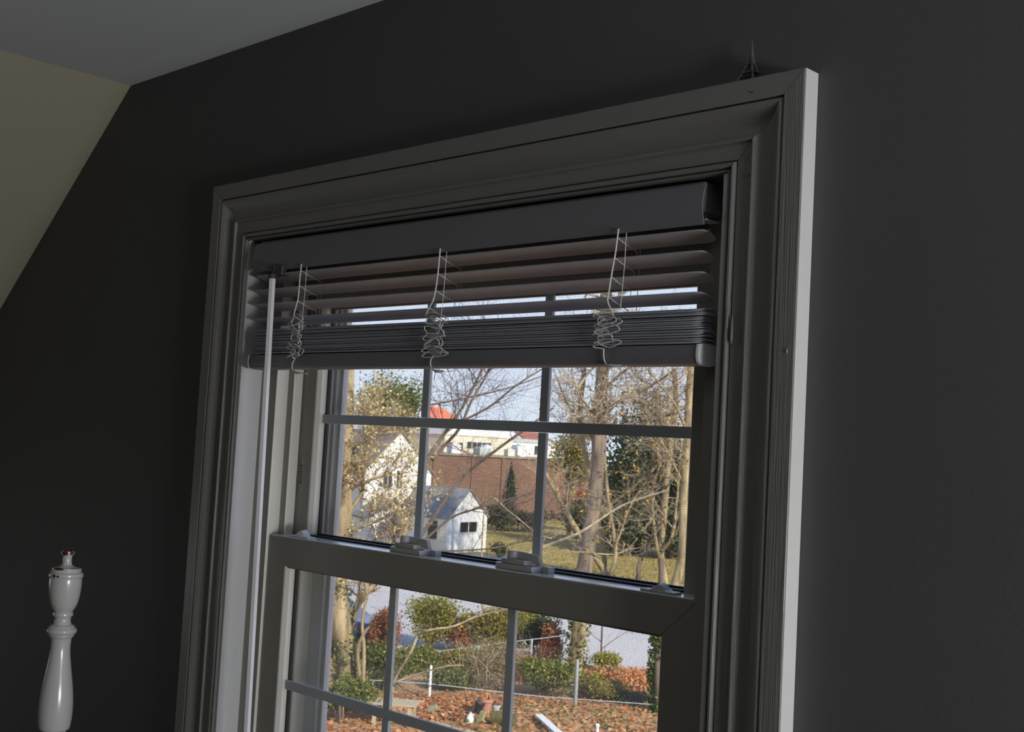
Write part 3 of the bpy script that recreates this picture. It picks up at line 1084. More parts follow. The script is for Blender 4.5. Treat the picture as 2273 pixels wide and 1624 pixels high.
def tree(name, label, trunk, rpx, limbs, seed, bark, kids=(5, 7), length=1.6, depth=3, twig=None, leaf=None, group=None, cat='tree', up=.25, lp=None, droop=0.0):
    """trunk: pixel path from the ground; limbs: further (path, radius) pairs; twigs grow on all of them"""
    rnd = random.Random(seed)
    P, hd = ground_limb(trunk, rnd)
    s_ = scale_at(P[len(P) // 2])
    e = tag(empty(name, P[0]), label, cat, group)
    b = MB()
    b.tube(P, np.linspace(rpx[0] * s_, rpx[1] * s_, len(P)), 10)
    b.build('trunk', bark, e, smooth=True, angle=80)
    tips = []
    tw = MB()
    if kids[0]:
        grow(tw, P[len(P) // 3:], rpx[1] * s_ * .6, depth, kids[0], length, rnd, tips, up, droop)
    for path, r in limbs:
        Q = limb(path, hd, rnd, .35)
        b = MB()
        b.tube(Q, np.linspace(r * s_, r * s_ * .45, len(Q)), 7)
        b.build('limb', bark, e, smooth=True, angle=80)
        grow(tw, Q, r * s_ * .55, depth, kids[1], length, rnd, tips, up, droop)
    o = tw.build('twigs', twig or bark, e)
    tag(o, kind='stuff')
    if leaf:
        material, share, lpx = leaf
        T_ = [t + np.array([rnd.gauss(0, .05), rnd.gauss(0, .05), rnd.gauss(0, .05)]) for t in tips if rnd.random() < share]
        if T_:
            leaves('leaves' if lp is None else lp, material, T_, lpx * s_, e, seed)
    return e, hd, s_


# ------------------------------------------------------------------ ground
b = MB()
b.add([(-260, -60, GZ), (80, -60, GZ), (80, 320, GZ), (-260, 320, GZ)], [(0, 1, 2, 3)])
tag(b.build('ground', EARTH), 'earth strewn with fallen leaves', kind='structure')


def sheet(name, pxs, dz, material, label, th=.02):
    P = [G(x, y) for x, y in pxs]
    r0 = [(p[0], p[1], GZ + dz - th) for p in P]
    r1 = [(p[0], p[1], GZ + dz) for p in P]
    ar = sum(r0[i][0] * r0[(i + 1) % len(r0)][1] - r0[(i + 1) % len(r0)][0] * r0[i][1] for i in range(len(r0)))
    b = MB().loft([r0, r1] if ar > 0 else [r0[::-1], r1[::-1]])
    return tag(b.build(name, material), label, kind='structure')


sheet('lawn', [(200, 1120), (1200, 1120), (2300, 1160), (2600, 1500), (1800, 1430), (1500, 1345), (1260, 1272), (1120, 1232), (200, 1210)], .02, GRASS, 'dry yellowish lawn beyond the pavement')
sheet('pavement', [(200, 1211), (1120, 1233), (1260, 1276), (1500, 1352), (1800, 1440), (2600, 1530), (2600, 1700), (1800, 1560), (1450, 1502), (1330, 1482), (1000, 1452), (200, 1390)], .03, PAVE, 'pale grey pavement between the yard and the lawn')
rs = np.random.default_rng(5)


def scatter(n, x0, x1, y0, y1, dz=.02):
    out = []
    while len(out) < n:
        q = G(rs.uniform(x0, x1), rs.uniform(y0, y1))
        out.append((q[0], q[1], GZ + dz + rs.uniform(0, .07)))
    return out


C_ = scatter(5200, 690, 1490, 1538, 1700) + scatter(1400, 1290, 1480, 1490, 1545) + scatter(900, 930, 1080, 1545, 1600)
C_ += scatter(2200, 1490, 2300, 1600, 1900) + scatter(800, 300, 690, 1480, 1700)
tag(leaves('fallen_leaves', L_FALL, C_, .11, None, 3, .7, .75), 'rust brown fallen leaves covering the near yard', 'leaves', kind='stuff')
C_ = scatter(700, 1000, 1490, 1560, 1640)
tag(leaves('ground_ivy', L_IVY, C_, .10, None, 7, .7, .6), 'green ivy leaves scattered among the fallen leaves', 'leaves', kind='stuff')
C_ = [(x, y, z - .01) for x, y, z in scatter(5000, 1080, 1560, 1176, 1300, .05)]
tag(leaves('grass_tufts', L_GRASS, C_, .16, None, 9, .3, 0.0), 'dry grass blades on the lawn', 'grass', kind='stuff')


# ------------------------------------------------------------------ buildings
def frame_from(p1, p2):
    """local frame on the ground: x along the front from p1 to p2, y away from the viewer"""
    x = np.array([p2[0] - p1[0], p2[1] - p1[1], 0.0])
    Lx = np.linalg.norm(x)
    x /= Lx
    y = np.array([-x[1], x[0], 0.0])
    if y @ (np.asarray(p1) - CAM) < 0: y = -y
    return x, y, Lx


def house(name, label, p1, p2, depth, hw, hp, wallm, roofm, cat='building', over=.15):
    """gable-fronted box: front from p1 to p2, ridge running back"""
    x, y, Lx = frame_from(p1, p2)
    o = np.array([p1[0], p1[1], GZ])
    T = lambda a, d, h: o + x * a + y * d + np.array([0, 0, h])
    e = tag(empty(name, o), label, cat)
    b = MB()
    b.loft([[T(0, d, 0), T(Lx, d, 0), T(Lx, d, hw), T(Lx / 2, d, hp), T(0, d, hw)] for d in (0, depth)])
    b.build('wall', wallm, e)
    sl = (hp - hw) / (Lx / 2)
    for sg in (0, 1):
        a0 = Lx / 2
        a1 = -over if sg == 0 else Lx + over
        h1 = hw - over * sl
        b = MB()
        q = [T(a0, -over, hp), T(a1, -over, h1), T(a1, depth + over, h1), T(a0, depth + over, hp)]
        q2 = [p + np.array([0, 0, .09]) for p in q]
        b.hexa(q, q2)
        b.build('roof_slope', roofm, e)
    return e, T, Lx


def pane_window(e, T, a0, a1, h0, h1, d=-.02, mull=1, side=None, framem=None):
    """dark glazed window with a frame on the front wall (or on the near side wall)"""
    P_ = (lambda a, dd, h: T(a, dd, h)) if side is None else (lambda a, dd, h: T(dd, a, h))
    def bar(u0, u1, v0, v1, t0, t1):
        return ([P_(u0, t0, v0), P_(u1, t0, v0), P_(u1, t1, v0), P_(u0, t1, v0)], [P_(u0, t0, v1), P_(u1, t0, v1), P_(u1, t1, v1), P_(u0, t1, v1)])
    b = MB()
    f_ = .05
    for q in ((a0 - f_, a1 + f_, h1, h1 + f_), (a0 - f_, a1 + f_, h0 - f_, h0), (a0 - f_, a0, h0, h1), (a1, a1 + f_, h0, h1)):
        b.hexa(*bar(*q, d - .03, .02))
    for i in range(mull):
        u_ = a0 + (a1 - a0) * (i + 1) / (mull + 1)
        b.hexa(*bar(u_ - .025, u_ + .025, h0, h1, d - .03, .02))
    wn = b.build('window', framem or WSIDE, e)
    b = MB()
    b.hexa(*bar(a0, a1, h0, h1, d - .008, .0))
    b.build('pane', DARKW, wn)
    return wn


# garden shed with the white gable
p1, p2 = G(990, 1229), G(1077, 1223)
s_ = scale_at(p1)
SHED, T, Lx = house('garden_shed', 'small white gabled shed with grey shingle roof and dark two pane window', p1, p2, 3.6, 80 * s_, 141 * s_, WSIDE, SHING, 'shed', .10)
pane_window(SHED, T, Lx * .30, Lx * .73, 46 * s_, 69 * s_)
# side door and lap boards on the side wall
b = MB()
for i in range(9):
    h = .05 + i * (80 * s_ - .1) / 9
    b.hexa([T(-.03, .05, h), T(.0, .05, h), T(.0, 3.55, h), T(-.03, 3.55, h)], [T(-.012, .05, h + .22), T(.0, .05, h + .22), T(.0, 3.55, h + .22), T(-.012, 3.55, h + .22)])
b.build('lap_boards', CREAM, SHED)
b = MB()
b.hexa([T(-.05, 1.9, .05), T(0, 1.9, .05), T(0, 2.7, .05), T(-.05, 2.7, .05)], [T(-.05, 1.9, 1.9), T(0, 1.9, 1.9), T(0, 2.7, 1.9), T(-.05, 2.7, 1.9)])
dr = b.build('door', WSIDE, SHED)
b = MB()
b.hexa([T(-.06, .7, .75), T(0, .7, .75), T(0, 1.3, .75), T(-.06, 1.3, .75)], [T(-.06, .7, 1.75), T(0, .7, 1.75), T(0, 1.3, 1.75), T(-.06, 1.3, 1.75)])
b.build('window', DARKW, SHED)

# white house behind the budding tree
p1, p2 = A(802, 1180, 80), A(950, 1180, 82)
s_ = scale_at(p1)
p1[2] = p2[2] = GZ
hz_ = lambda py, px=885: A(px, py, 81)[2] - GZ
HOUSE, T, Lx = house('white_house', 'white gabled house with brown grey roof behind the budding tree', p1, p2, 9.0, hz_(1045), hz_(957), WSIDE, SHINGB, 'house', .2)
pane_window(HOUSE, T, Lx * .28, Lx * .40, hz_(1084), hz_(1044))
pane_window(HOUSE, T, Lx * .47, Lx * .56, hz_(1084), hz_(1044))
# low garage wing joined to its foot
p1, p2 = A(815, 1200, 73), A(925, 1203, 74)
p1[2] = p2[2] = GZ
hz2 = lambda py: A(870, py, 73.5)[2] - GZ
GAR, T, Lx = house('white_garage', 'low white garage partly hidden by the crimson maple', p1, p2, 3.2, hz2(1150), hz2(1112), WSIDE, SHING, 'garage', .15)
b = MB()
b.hexa([T(Lx * .50, -.03, .05), T(Lx * .68, -.03, .05), T(Lx * .68, .0, .05), T(Lx * .50, .0, .05)], [T(Lx * .50, -.03, 1.7), T(Lx * .68, -.03, 1.7), T(Lx * .68, 0, 1.7), T(Lx * .50, 0, 1.7)])
b.build('door', CREAM, GAR)


def slab_building(name, label, pA, pB, depth, h, wallm, roofm=None, cat='building', fascia=.25):
    x, y, Lx = frame_from(pA, pB)
    o = np.array([pA[0], pA[1], GZ])
    T = lambda a, d, hh: o + x * a + y * d + np.array([0, 0, hh])
    e = tag(empty(name, o), label, cat)
    b = MB()
    b.hexa([T(0, 0, 0), T(Lx, 0, 0), T(Lx, depth, 0), T(0, depth, 0)], [T(0, 0, h), T(Lx, 0, h), T(Lx, depth, h), T(0, depth, h)])
    wl = b.build('wall', wallm, e)
    # local axes so that the brick courses run along the wall
    b = MB()
    b.hexa([T(-.1, -.12, h), T(Lx + .1, -.12, h), T(Lx + .1, depth, h), T(-.1, depth, h)], [T(-.1, -.12, h + fascia), T(Lx + .1, -.12, h + fascia), T(Lx + .1, depth, h + fascia), T(-.1, depth, h + fascia)])
    b.build('parapet', roofm or wallm, e)
    return e, T, Lx


pA, pB = A(925, 1170, 98), A(1330, 1180, 108)
WH, T, Lx = slab_building('brick_warehouse', 'long brown brick warehouse with roof units behind the shed', pA, pB, 9, A(1080, 1014, 101)[2] - GZ, BRICK, SHINGB, 'warehouse', .15)
hW = A(1080, 1014, 101)[2] - GZ
for f_ in (.06, .26, .42, .62, .80):
    b = MB()
    b.hexa([T(Lx * f_, -.10, 0), T(Lx * f_ + .25, -.10, 0), T(Lx * f_ + .25, 0, 0), T(Lx * f_, 0, 0)], [T(Lx * f_, -.10, hW), T(Lx * f_ + .25, -.10, hW), T(Lx * f_ + .25, 0, hW), T(Lx * f_, 0, hW)])
    b.build('pilaster', BRICK, WH)
rr_ = random.Random(8)
for i, (f_, wd_, ht, mm) in enumerate(((.20, .9, .75, WSIDE), (.27, .6, .95, CREAM), (.34, 1.1, .6, GALV), (.42, .8, .8, WSIDE), (.49, .7, .6, CREAM), (.56, 1.2, .85, WSIDE), (.63, .7, 1.0, GALV), (.70, .9, .7, WSIDE))):
    d0 = rr_.uniform(.8, 3.5)
    b = MB()
    h0 = hW + .15
    b.hexa([T(Lx * f_, d0, h0), T(Lx * f_ + wd_, d0, h0), T(Lx * f_ + wd_, d0 + wd_, h0), T(Lx * f_, d0 + wd_, h0)], [T(Lx * f_, d0, h0 + ht), T(Lx * f_ + wd_, d0, h0 + ht), T(Lx * f_ + wd_, d0 + wd_, h0 + ht), T(Lx * f_, d0 + wd_, h0 + ht)])
    un = b.build('roof_unit', mm, WH, bevel=.05)
    b = MB()
    cc = T(Lx * f_ + wd_ / 2, d0 + wd_ / 2, h0 + ht)
    b.lathe([(wd_ * .32, 0), (wd_ * .32, .08), (wd_ * .2, .1)], cc, 12)
    b.build('fan_cowl', GALV, un)

pA, pB = A(985, 1010, 128), A(1135, 1010, 135)
zz = lambda px, py, hd: A(px, py, hd)[2] - GZ
CB, T, Lx = slab_building('cream_building', 'cream flat roofed building with a dark window band beyond the warehouse', pA, pB, 12, zz(1060, 968, 130), CREAM, WSIDE, 'building', .7)
pane_window(CB, T, Lx * .32, Lx * .68, zz(1060, 996, 130), zz(1060, 981, 130), mull=4)
pane_window(CB, T, Lx * .10, Lx * .26, zz(1060, 1002, 130), zz(1060, 984, 130), mull=1, framem=CREAM)
pA, pB = A(1120, 1010, 138), A(1260, 1012, 146)
WB, T, Lx = slab_building('white_building', 'white low building with dark openings farther along the warehouse roof line', pA, pB, 12, zz(1170, 982, 140), WSIDE, GALV, 'building', .4)
pane_window(WB, T, Lx * .10, Lx * .30, zz(1170, 1004, 140), zz(1170, 989, 140), mull=1)
pane_window(WB, T, Lx * .45, Lx * .62, zz(1170, 1008, 140), zz(1170, 988, 140), mull=1)
p1, p2 = A(940, 1010, 150), A(968, 1010, 146)
p1[2] = p2[2] = GZ
OR_, T, Lx = house('orange_roof_house', 'tall white house with a bright orange tiled roof', p1, p2, .1, zz(955, 925, 148), zz(955, 901, 148), WSIDE, ORANGE, 'house', .1)
# its long side with the roof slope turned towards the yard
pq, pr_ = A(956, 1010, 146), A(1012, 1010, 152)
x_, y_, Lq = frame_from(pq, pr_)
o_ = np.array([pq[0], pq[1], GZ])
TT = lambda a, d, h: o_ + x_ * a + y_ * d + np.array([0, 0, h])
he, hp_ = zz(985, 932, 148), zz(955, 903, 148)
b = MB()
b.hexa([TT(0, 0, 0), TT(Lq, 0, 0), TT(Lq, 3, 0), TT(0, 3, 0)], [TT(0, 0, he), TT(Lq, 0, he), TT(Lq, 3, he), TT(0, 3, he)])
b.build('side_wall', WSIDE, OR_)
b = MB()
q = [TT(-.1, -.2, he - .1), TT(Lq + 1.2, -.2, he - .1), TT(Lq - 1.0, 1.8, hp_), TT(-.1, 1.8, hp_)]
b.hexa(q, [p + np.array([0, 0, .12]) for p in q])
b.build('roof_slope', ORANGE, OR_)
p1, p2 = A(1172, 1010, 165), A(1235, 1010, 170)
x_, y_, Lq = frame_from(p1, p2)
o_ = np.array([p1[0], p1[1], GZ])
RB = tag(empty('red_roof_building', o_), 'distant building with a red brown roof above the white one', 'building')
he, hp_ = zz(1200, 985, 167), zz(1200, 962, 167)
b = MB()
b.hexa([TT(0, 0, 0), TT(Lq, 0, 0), TT(Lq, 6, 0), TT(0, 6, 0)], [TT(0, 0, he), TT(Lq, 0, he), TT(Lq, 6, he), TT(0, 6, he)])
b.build('wall', CREAM, RB)
b = MB()
q = [TT(-.3, -.3, he), TT(Lq + .3, -.3, he), TT(Lq - .5, 3, hp_), TT(.5, 3, hp_)]
b.hexa(q, [p + np.array([0, 0, .15]) for p in q])
b.build('roof_slope', REDT, RB)

# parked car seen behind the ivy trunk
cp = G(712, 1440)
x_ = np.array([.80, .60, 0.0])
y_ = np.array([-.60, .80, 0.0])
TC = lambda a, d, h: np.array([cp[0], cp[1], GZ + .03]) + x_ * a + y_ * d + np.array([0, 0, h])
CAR = tag(empty('parked_car', TC(0, 0, 0)), 'dark blue car parked on the pavement behind the ivy covered trunk', 'car')
side = [(-2.0, .25), (-2.05, .62), (-1.85, .80), (-1.15, .88), (-.65, 1.32), (.55, 1.36), (1.15, .95), (1.9, .86), (2.05, .60), (2.0, .25)]
b = MB().loft([[TC(a * .97, d * 1.0, h * .98) for a, h in side] if abs(d) > .8 else [TC(a, d, h) for a, h in side] for d in (-.85, -.78, .78, .85)])
b.build('body', CARP, CAR, bevel=.03)
for d in (-.87, .87):
    b = MB()
    r1 = [TC(a, d, h) for a, h in ((-.98, .92), (-.58, 1.26), (.50, 1.29), (.98, .96))]
    r2 = [TC(a, d * .97, h) for a, h in ((-.98, .92), (-.58, 1.26), (.50, 1.29), (.98, .96))]
    b.hexa(r1, r2)
    b.build('side_glass', DARKW, CAR)
    for a in (-1.25, 1.25):
        b = MB()
        pts = [TC(a, d * .98 + q, .31) for q in (-.1, .1)]
        b.tube(pts, .31, 18)
        wh = b.build('wheel', TYRE, CAR)
        MB().tube([TC(a, d * .98 - .105, .31), TC(a, d * .98 + .105, .31)], .17, 12).build('hub_cap', GALV, wh)

# ------------------------------------------------------------------ evergreens and far trees
shrub('pine_tree', 'yellow green pine rising behind the white house', 'tree', 868, 985, 170, 170, L_PINE, 5200, 8, 21, BARK, hd=94, lumps=16)
shrub('conical_arborvitae', 'dark narrow conical evergreen in front of the brick warehouse', 'tree', 1128, 1176, 44, 150, L_CON, 2200, 6, 22, BARKD, cone=True, lumps=12, hd=96)
shrub('evergreen_tree', 'large dark evergreen behind the forked grey trunk', 'tree', 1400, 1228, 190, 340, L_DARK, 6500, 12, 23, BARKD, lumps=26)
shrub('evergreen_tree', 'dark evergreen behind the many stemmed tree near the window frame', 'tree', 1500, 1236, 170, 320, L_DARK, 6000, 12, 24, BARKD, lumps=24)
shrub('olive_tree', 'hazy olive green tree between the warehouse and the big trunk', 'tree', 1262, 1196, 100, 260, L_OLIVE, 2600, 8, 25, BARK, lumps=12, lift=.35)
shrub('evergreen_shrub', 'low dark evergreen shrub at the foot of the warehouse beside the shed', 'shrub', 1105, 1178, 80, 66, L_DARK, 1500, 7, 26, BARKD)
shrub('evergreen_shrub', 'low dark evergreen shrub beneath the conical evergreen', 'shrub', 1175, 1180, 110, 58, L_DARK, 1700, 7, 27, BARKD)
shrub('evergreen_shrub', 'wide dark evergreen hedge clump at the far lawn edge below the big trunk', 'shrub', 1300, 1198, 150, 85, L_DARK, 2400, 8, 28, BARKD)
shrub('evergreen_shrub', 'broad dark hedge clump behind the stems of the forked tree', 'shrub', 1385, 1234, 150, 120, L_DARK, 3000, 10, 34, BARKD, lumps=16)
shrub('evergreen_shrub', 'broad dark hedge clump behind the many stemmed tree', 'shrub', 1478, 1240, 150, 130, L_DARK, 3000, 10, 35, BARKD, lumps=16)
shrub('brown_shrub', 'red brown leafy shrub beside the warehouse corner', 'shrub', 1275, 1180, 80, 110, L_RED, 1300, 7, 29, BARK, lift=.3)
shrub('copper_shrub', 'copper leaved young tree between the big trunk and the evergreen', 'shrub', 1362, 1190, 44, 170, L_RED, 900, 7, 30, BARK, lift=.45)
shrub('crimson_maple', 'small crimson leaved maple in front of the white garage', 'tree', 893, 1212, 110, 72, L_MAPLE, 1500, 7, 31, BARKD, lift=.15, hd=70)
for i, (px, wd_, ht, lb) in enumerate(((1090, 120, 26, 'hazy bare woodland tree above the cream building'), (1165, 110, 30, 'hazy bare woodland tree beside the red brown roof'), (1300, 160, 95, 'hazy brown woodland tree far behind the big trunk'), (1450, 200, 190, 'hazy tan woodland tree far behind the evergreens'))):
    shrub('woodland_tree', lb, 'tree', px, 1000, wd_, ht, L_OLIVE if i < 2 else L_BRAM, 1500 + 900 * (i > 1), 6, 40 + i, BARK, hd=185, lumps=14)

# belt of trees that closes the yard on both sides of the view
TB_ = []
g3 = np.random.default_rng(77)
for i in range(34):
    px = (g3.uniform(1620, 3000) if i % 4 else g3.uniform(-700, 560))
    p = A(px, 1150, g3.uniform(70, 105))
    h = g3.uniform(6, 11)
    TB_.append(blob(520, (p[0], p[1], GZ + h * .52), (h * .34, h * .34, h * .52), 300 + i, 8))
tag(leaves('treeline', L_DARK, np.concatenate(TB_), .55, None, 78), 'dark belt of trees closing the far sides of the yard', 'trees', kind='stuff')
# ------------------------------------------------------------------ bare trees
e, hd, s_ = tree('grey_trunk_tree', 'tall bare tree with a thick grey brown trunk on the lawn', [(1292, 1292), (1301, 1240), (1313, 1150), (1327, 1050), (1329, 980), (1332, 900), (1337, 830), (1342, 740), (1346, 640)], (19, 13),
                 [([(1332, 930), (1375, 890), (1430, 865), (1500, 820)], 5), ([(1330, 990), (1290, 940), (1262, 900), (1240, 850)], 4), ([(1335, 870), (1390, 820), (1450, 790)], 4), ([(1330, 960), (1400, 940), (1470, 925), (1540, 900)], 3.5)],
                 50, BARK, (14, 11), 2.6, 3, TWIGP, (L_GOLD, .025, 7))
tree('slender_tree', 'slender pale stem leaning against the thick grey trunk', [(1346, 1282), (1336, 1200), (1314, 1096), (1300, 1006), (1287, 930), (1296, 830), (1302, 740)], (6.5, 5), [([(1300, 1000), (1262, 960), (1236, 930)], 2.5)], 51, BARKL, (9, 7), 1.8, 3, TWIGP, (L_GOLD, .05, 7))
tree('forked_tree', 'bare tree forking low into a leaning and an upright stem', [(1356, 1296), (1338, 1262), (1306, 1214), (1266, 1152), (1230, 1086), (1205, 1040)], (8, 4.5), [([(1352, 1284), (1366, 1240), (1364, 1196), (1350, 1106), (1342, 1000), (1348, 900)], 6), ([(1362, 1220), (1378, 1180), (1400, 1120), (1440, 1060)], 3)], 52, BARKL, (8, 9), 1.8, 3, TWIGP, (L_GOLD, .03, 7))
tree('many_stemmed_tree', 'bare many stemmed tree with golden leaves beside the window frame', [(1478, 1300), (1470, 1262), (1468, 1210), (1478, 1090), (1488, 985), (1500, 900), (1496, 820)], (9, 6),
     [([(1470, 1262), (1456, 1200), (1447, 1096), (1462, 1030), (1452, 960)], 5), ([(1470, 1220), (1492, 1190), (1502, 1112), (1508, 1040)], 5), ([(1484, 1010), (1440, 1050), (1400, 1085), (1345, 1130)], 4), ([(1494, 930), (1460, 905), (1400, 890)], 3)], 53, BARKL, (9, 9), 1.9, 3, TWIGP, (L_GOLD, .06, 8))
tree('edge_tree', 'pale trunked tree half hidden by the upper sash edge', [(1494, 1312), (1508, 1262), (1516, 1200), (1517, 1112), (1524, 990), (1530, 880), (1536, 780)], (11, 8), [([(1520, 1080), (1490, 1020), (1460, 960)], 3), ([(1526, 960), (1500, 900), (1470, 860), (1440, 820)], 4)], 54, BARKL, (9, 9), 1.9, 3, TWIGP, (L_GOLD, .05, 8))
tree('broken_sapling', 'short dark sapling bending beside the many stemmed tree', [(1416, 1298), (1419, 1252), (1436, 1212), (1450, 1188)], (6, 3), [], 55, BARKD, (4, 3), 1.0, 2, TWIGP)
tree('arching_tree', 'dark bare tree whose long limbs arch across the sky and the shed', [(860, 1482), (865, 1400), (874, 1310), (915, 1215), (955, 1160), (1000, 1092), (1045, 1042), (1120, 985), (1180, 942), (1228, 905)], (6.5, 2.2),
     [([(940, 1060), (955, 1010), (985, 965), (1010, 930), (1040, 880), (1065, 830), (1082, 780)], 5), ([(960, 1020), (985, 990), (1020, 950), (1046, 890), (1080, 832), (1110, 770)], 4.5), ([(1025, 935), (1090, 900), (1150, 852), (1235, 800)], 3), ([(930, 1210), (1000, 1150), (1060, 1128), (1140, 1105), (1220, 1085)], 3),
      ([(930, 1225), (1080, 1218), (1150, 1203), (1235, 1178)], 2.5), ([(945, 900), (1040, 882), (1130, 860), (1215, 830)], 2.2)], 56, BARKD, (10, 10), 1.6, 3, BARKD)
tree('reaching_tree', 'pale thin tree with long branches reaching up towards the thick trunk', [(1082, 1412), (1074, 1350), (1066, 1300), (1080, 1262), (1150, 1238), (1220, 1208), (1290, 1180), (1380, 1122), (1480, 1088)], (5, 2), [([(1066, 1290), (1080, 1110), (1130, 1135), (1190, 1182), (1228, 1196)], 2.2)], 57, TWIGP, (6, 6), 1.2, 3, TWIGP)

# big budding tree with the ivy trunk
e, hd, s_ = tree('budding_tree', 'tree with an ivy covered trunk and branches full of pale yellow buds', [(772, 1548), (768, 1460), (756, 1380), (748, 1290), (752, 1230), (760, 1170), (765, 1100), (768, 1020), (770, 900), (773, 820), (776, 720)], (25, 13),
     [([(764, 1430), (790, 1352), (815, 1312), (846, 1282), (880, 1225), (905, 1160)], 9), ([(764, 1125), (790, 1050), (762, 990), (745, 955), (740, 900)], 5), ([(764, 1150), (806, 1085), (800, 1010), (822, 960)], 5),
      ([(768, 1090), (830, 1062), (905, 1048)], 4), ([(770, 1180), (850, 1150), (918, 1108)], 4), ([(770, 1010), (816, 972), (872, 958)], 3.5), ([(768, 960), (792, 934), (818, 922)], 3), ([(757, 1160), (735, 1100), (725, 1040)], 4), ([(790, 1352), (800, 1300), (805, 1240), (838, 1190), (880, 1140)], 5)],
     58, BARKL, (0, 13), .85, 3, TWIGP, (L_BUD, .17, 8.5), up=.35)
rnd = random.Random(60)
IV = []
path = limb([(772, 1548), (768, 1460), (756, 1380), (748, 1290), (752, 1230), (760, 1170)], hd, rnd, 0)
g2 = np.random.default_rng(6)
for i in range(1500):
    q = path[min(len(path) - 1, int(abs(g2.normal(0, .42)) * len(path)))]
    a_ = g2.uniform(0, 2 * math.pi)
    rr = 25 * s_ * g2.uniform(.9, 1.35)
    IV.append(q + np.array([math.cos(a_) * rr, math.sin(a_) * rr, g2.uniform(-.25, .25)]))
leaves('ivy', L_IVY, IV, .085, e, 61, .8)
b = MB()
for sx, pts in enumerate(([(806, 1520), (808, 1440), (804, 1380), (814, 1320), (808, 1280)], [(798, 1500), (794, 1440), (808, 1405), (820, 1390)])):
    b = MB()
    Q = limb(pts, hd - .4, rnd, .05)
    b.tube(Q, np.linspace(4.5 * s_, 3 * s_, len(Q)), 6)
    b.build('sucker', BARKL, e, smooth=True, angle=80)
# pale fallen branch arching over the lower fence
tree('bent_sapling', 'pale sapling bending over the chain link fence', [(868, 1560), (876, 1508), (914, 1443), (928, 1410), (954, 1398), (1008, 1389), (1058, 1368), (1130, 1350)], (3.6, 1.6), [([(872, 1515), (930, 1495), (990, 1478), (1030, 1476)], 2.4)], 62, TWIGP, (5, 5), .8, 2, TWIGP, (L_GOLD, .04, 6))

# trunk with ivy and dark sapling on the near side of the pavement, ivy column by the frame
e, hd, s_ = tree('ivy_trunk_tree', 'ivy wrapped tree trunk at the edge of the pavement', [(1276, 1502), (1280, 1440), (1287, 1380), (1291, 1330), (1292, 1305)], (17, 15), [], 63, BARKL, (0, 0))
path = limb([(1276, 1502), (1280, 1440), (1287, 1380), (1292, 1340)], hd, rnd, 0)
IV = []
for i in range(900):
    q = path[g2.integers(0, len(path))]
    a_ = g2.uniform(0, 2 * math.pi)
    rr = 17 * s_ * g2.uniform(.95, 1.6)
    IV.append(q + np.array([math.cos(a_) * rr, math.sin(a_) * rr, g2.uniform(-.2, .2)]))
leaves('ivy', L_IVY, IV, .09, e, 64, .8)
tree('dark_sapling', 'thin dark sapling with a few purple brown leaves on the pavement edge', [(1334, 1470), (1335, 1430), (1337, 1380), (1339, 1300)], (2.4, 1.6), [([(1335, 1440), (1365, 1418), (1395, 1400)], 1), ([(1336, 1425), (1310, 1405), (1300, 1395)], 1)], 65, BARKD, (5, 4), .9, 2, BARKD, (L_RED, .35, 5))
e, hd, s_ = tree('ivy_clad_trunk', 'dead trunk wholly wrapped in dark ivy beside the lower sash', [(1462, 1580), (1460, 1500), (1462, 1420), (1466, 1340), (1468, 1240)], (8, 6), [], 66, BARKD, (0, 0))
IV = []
path = limb([(1462, 1580), (1459, 1500), (1462, 1420), (1464, 1380)], hd, rnd, 0)
for i in range(2200):
    q = path[g2.integers(0, len(path))]
    a_ = g2.uniform(0, 2 * math.pi)
    rr = 21 * s_ * g2.uniform(.3, 1.1)
    IV.append(q + np.array([math.cos(a_) * rr, math.sin(a_) * rr, g2.uniform(-.3, .3)]))
leaves('ivy', leafmat('leaves_dark_ivy', [(36, 54, 20), (70, 92, 32), (128, 142, 60)], .25), IV, .10, e, 67, .8)

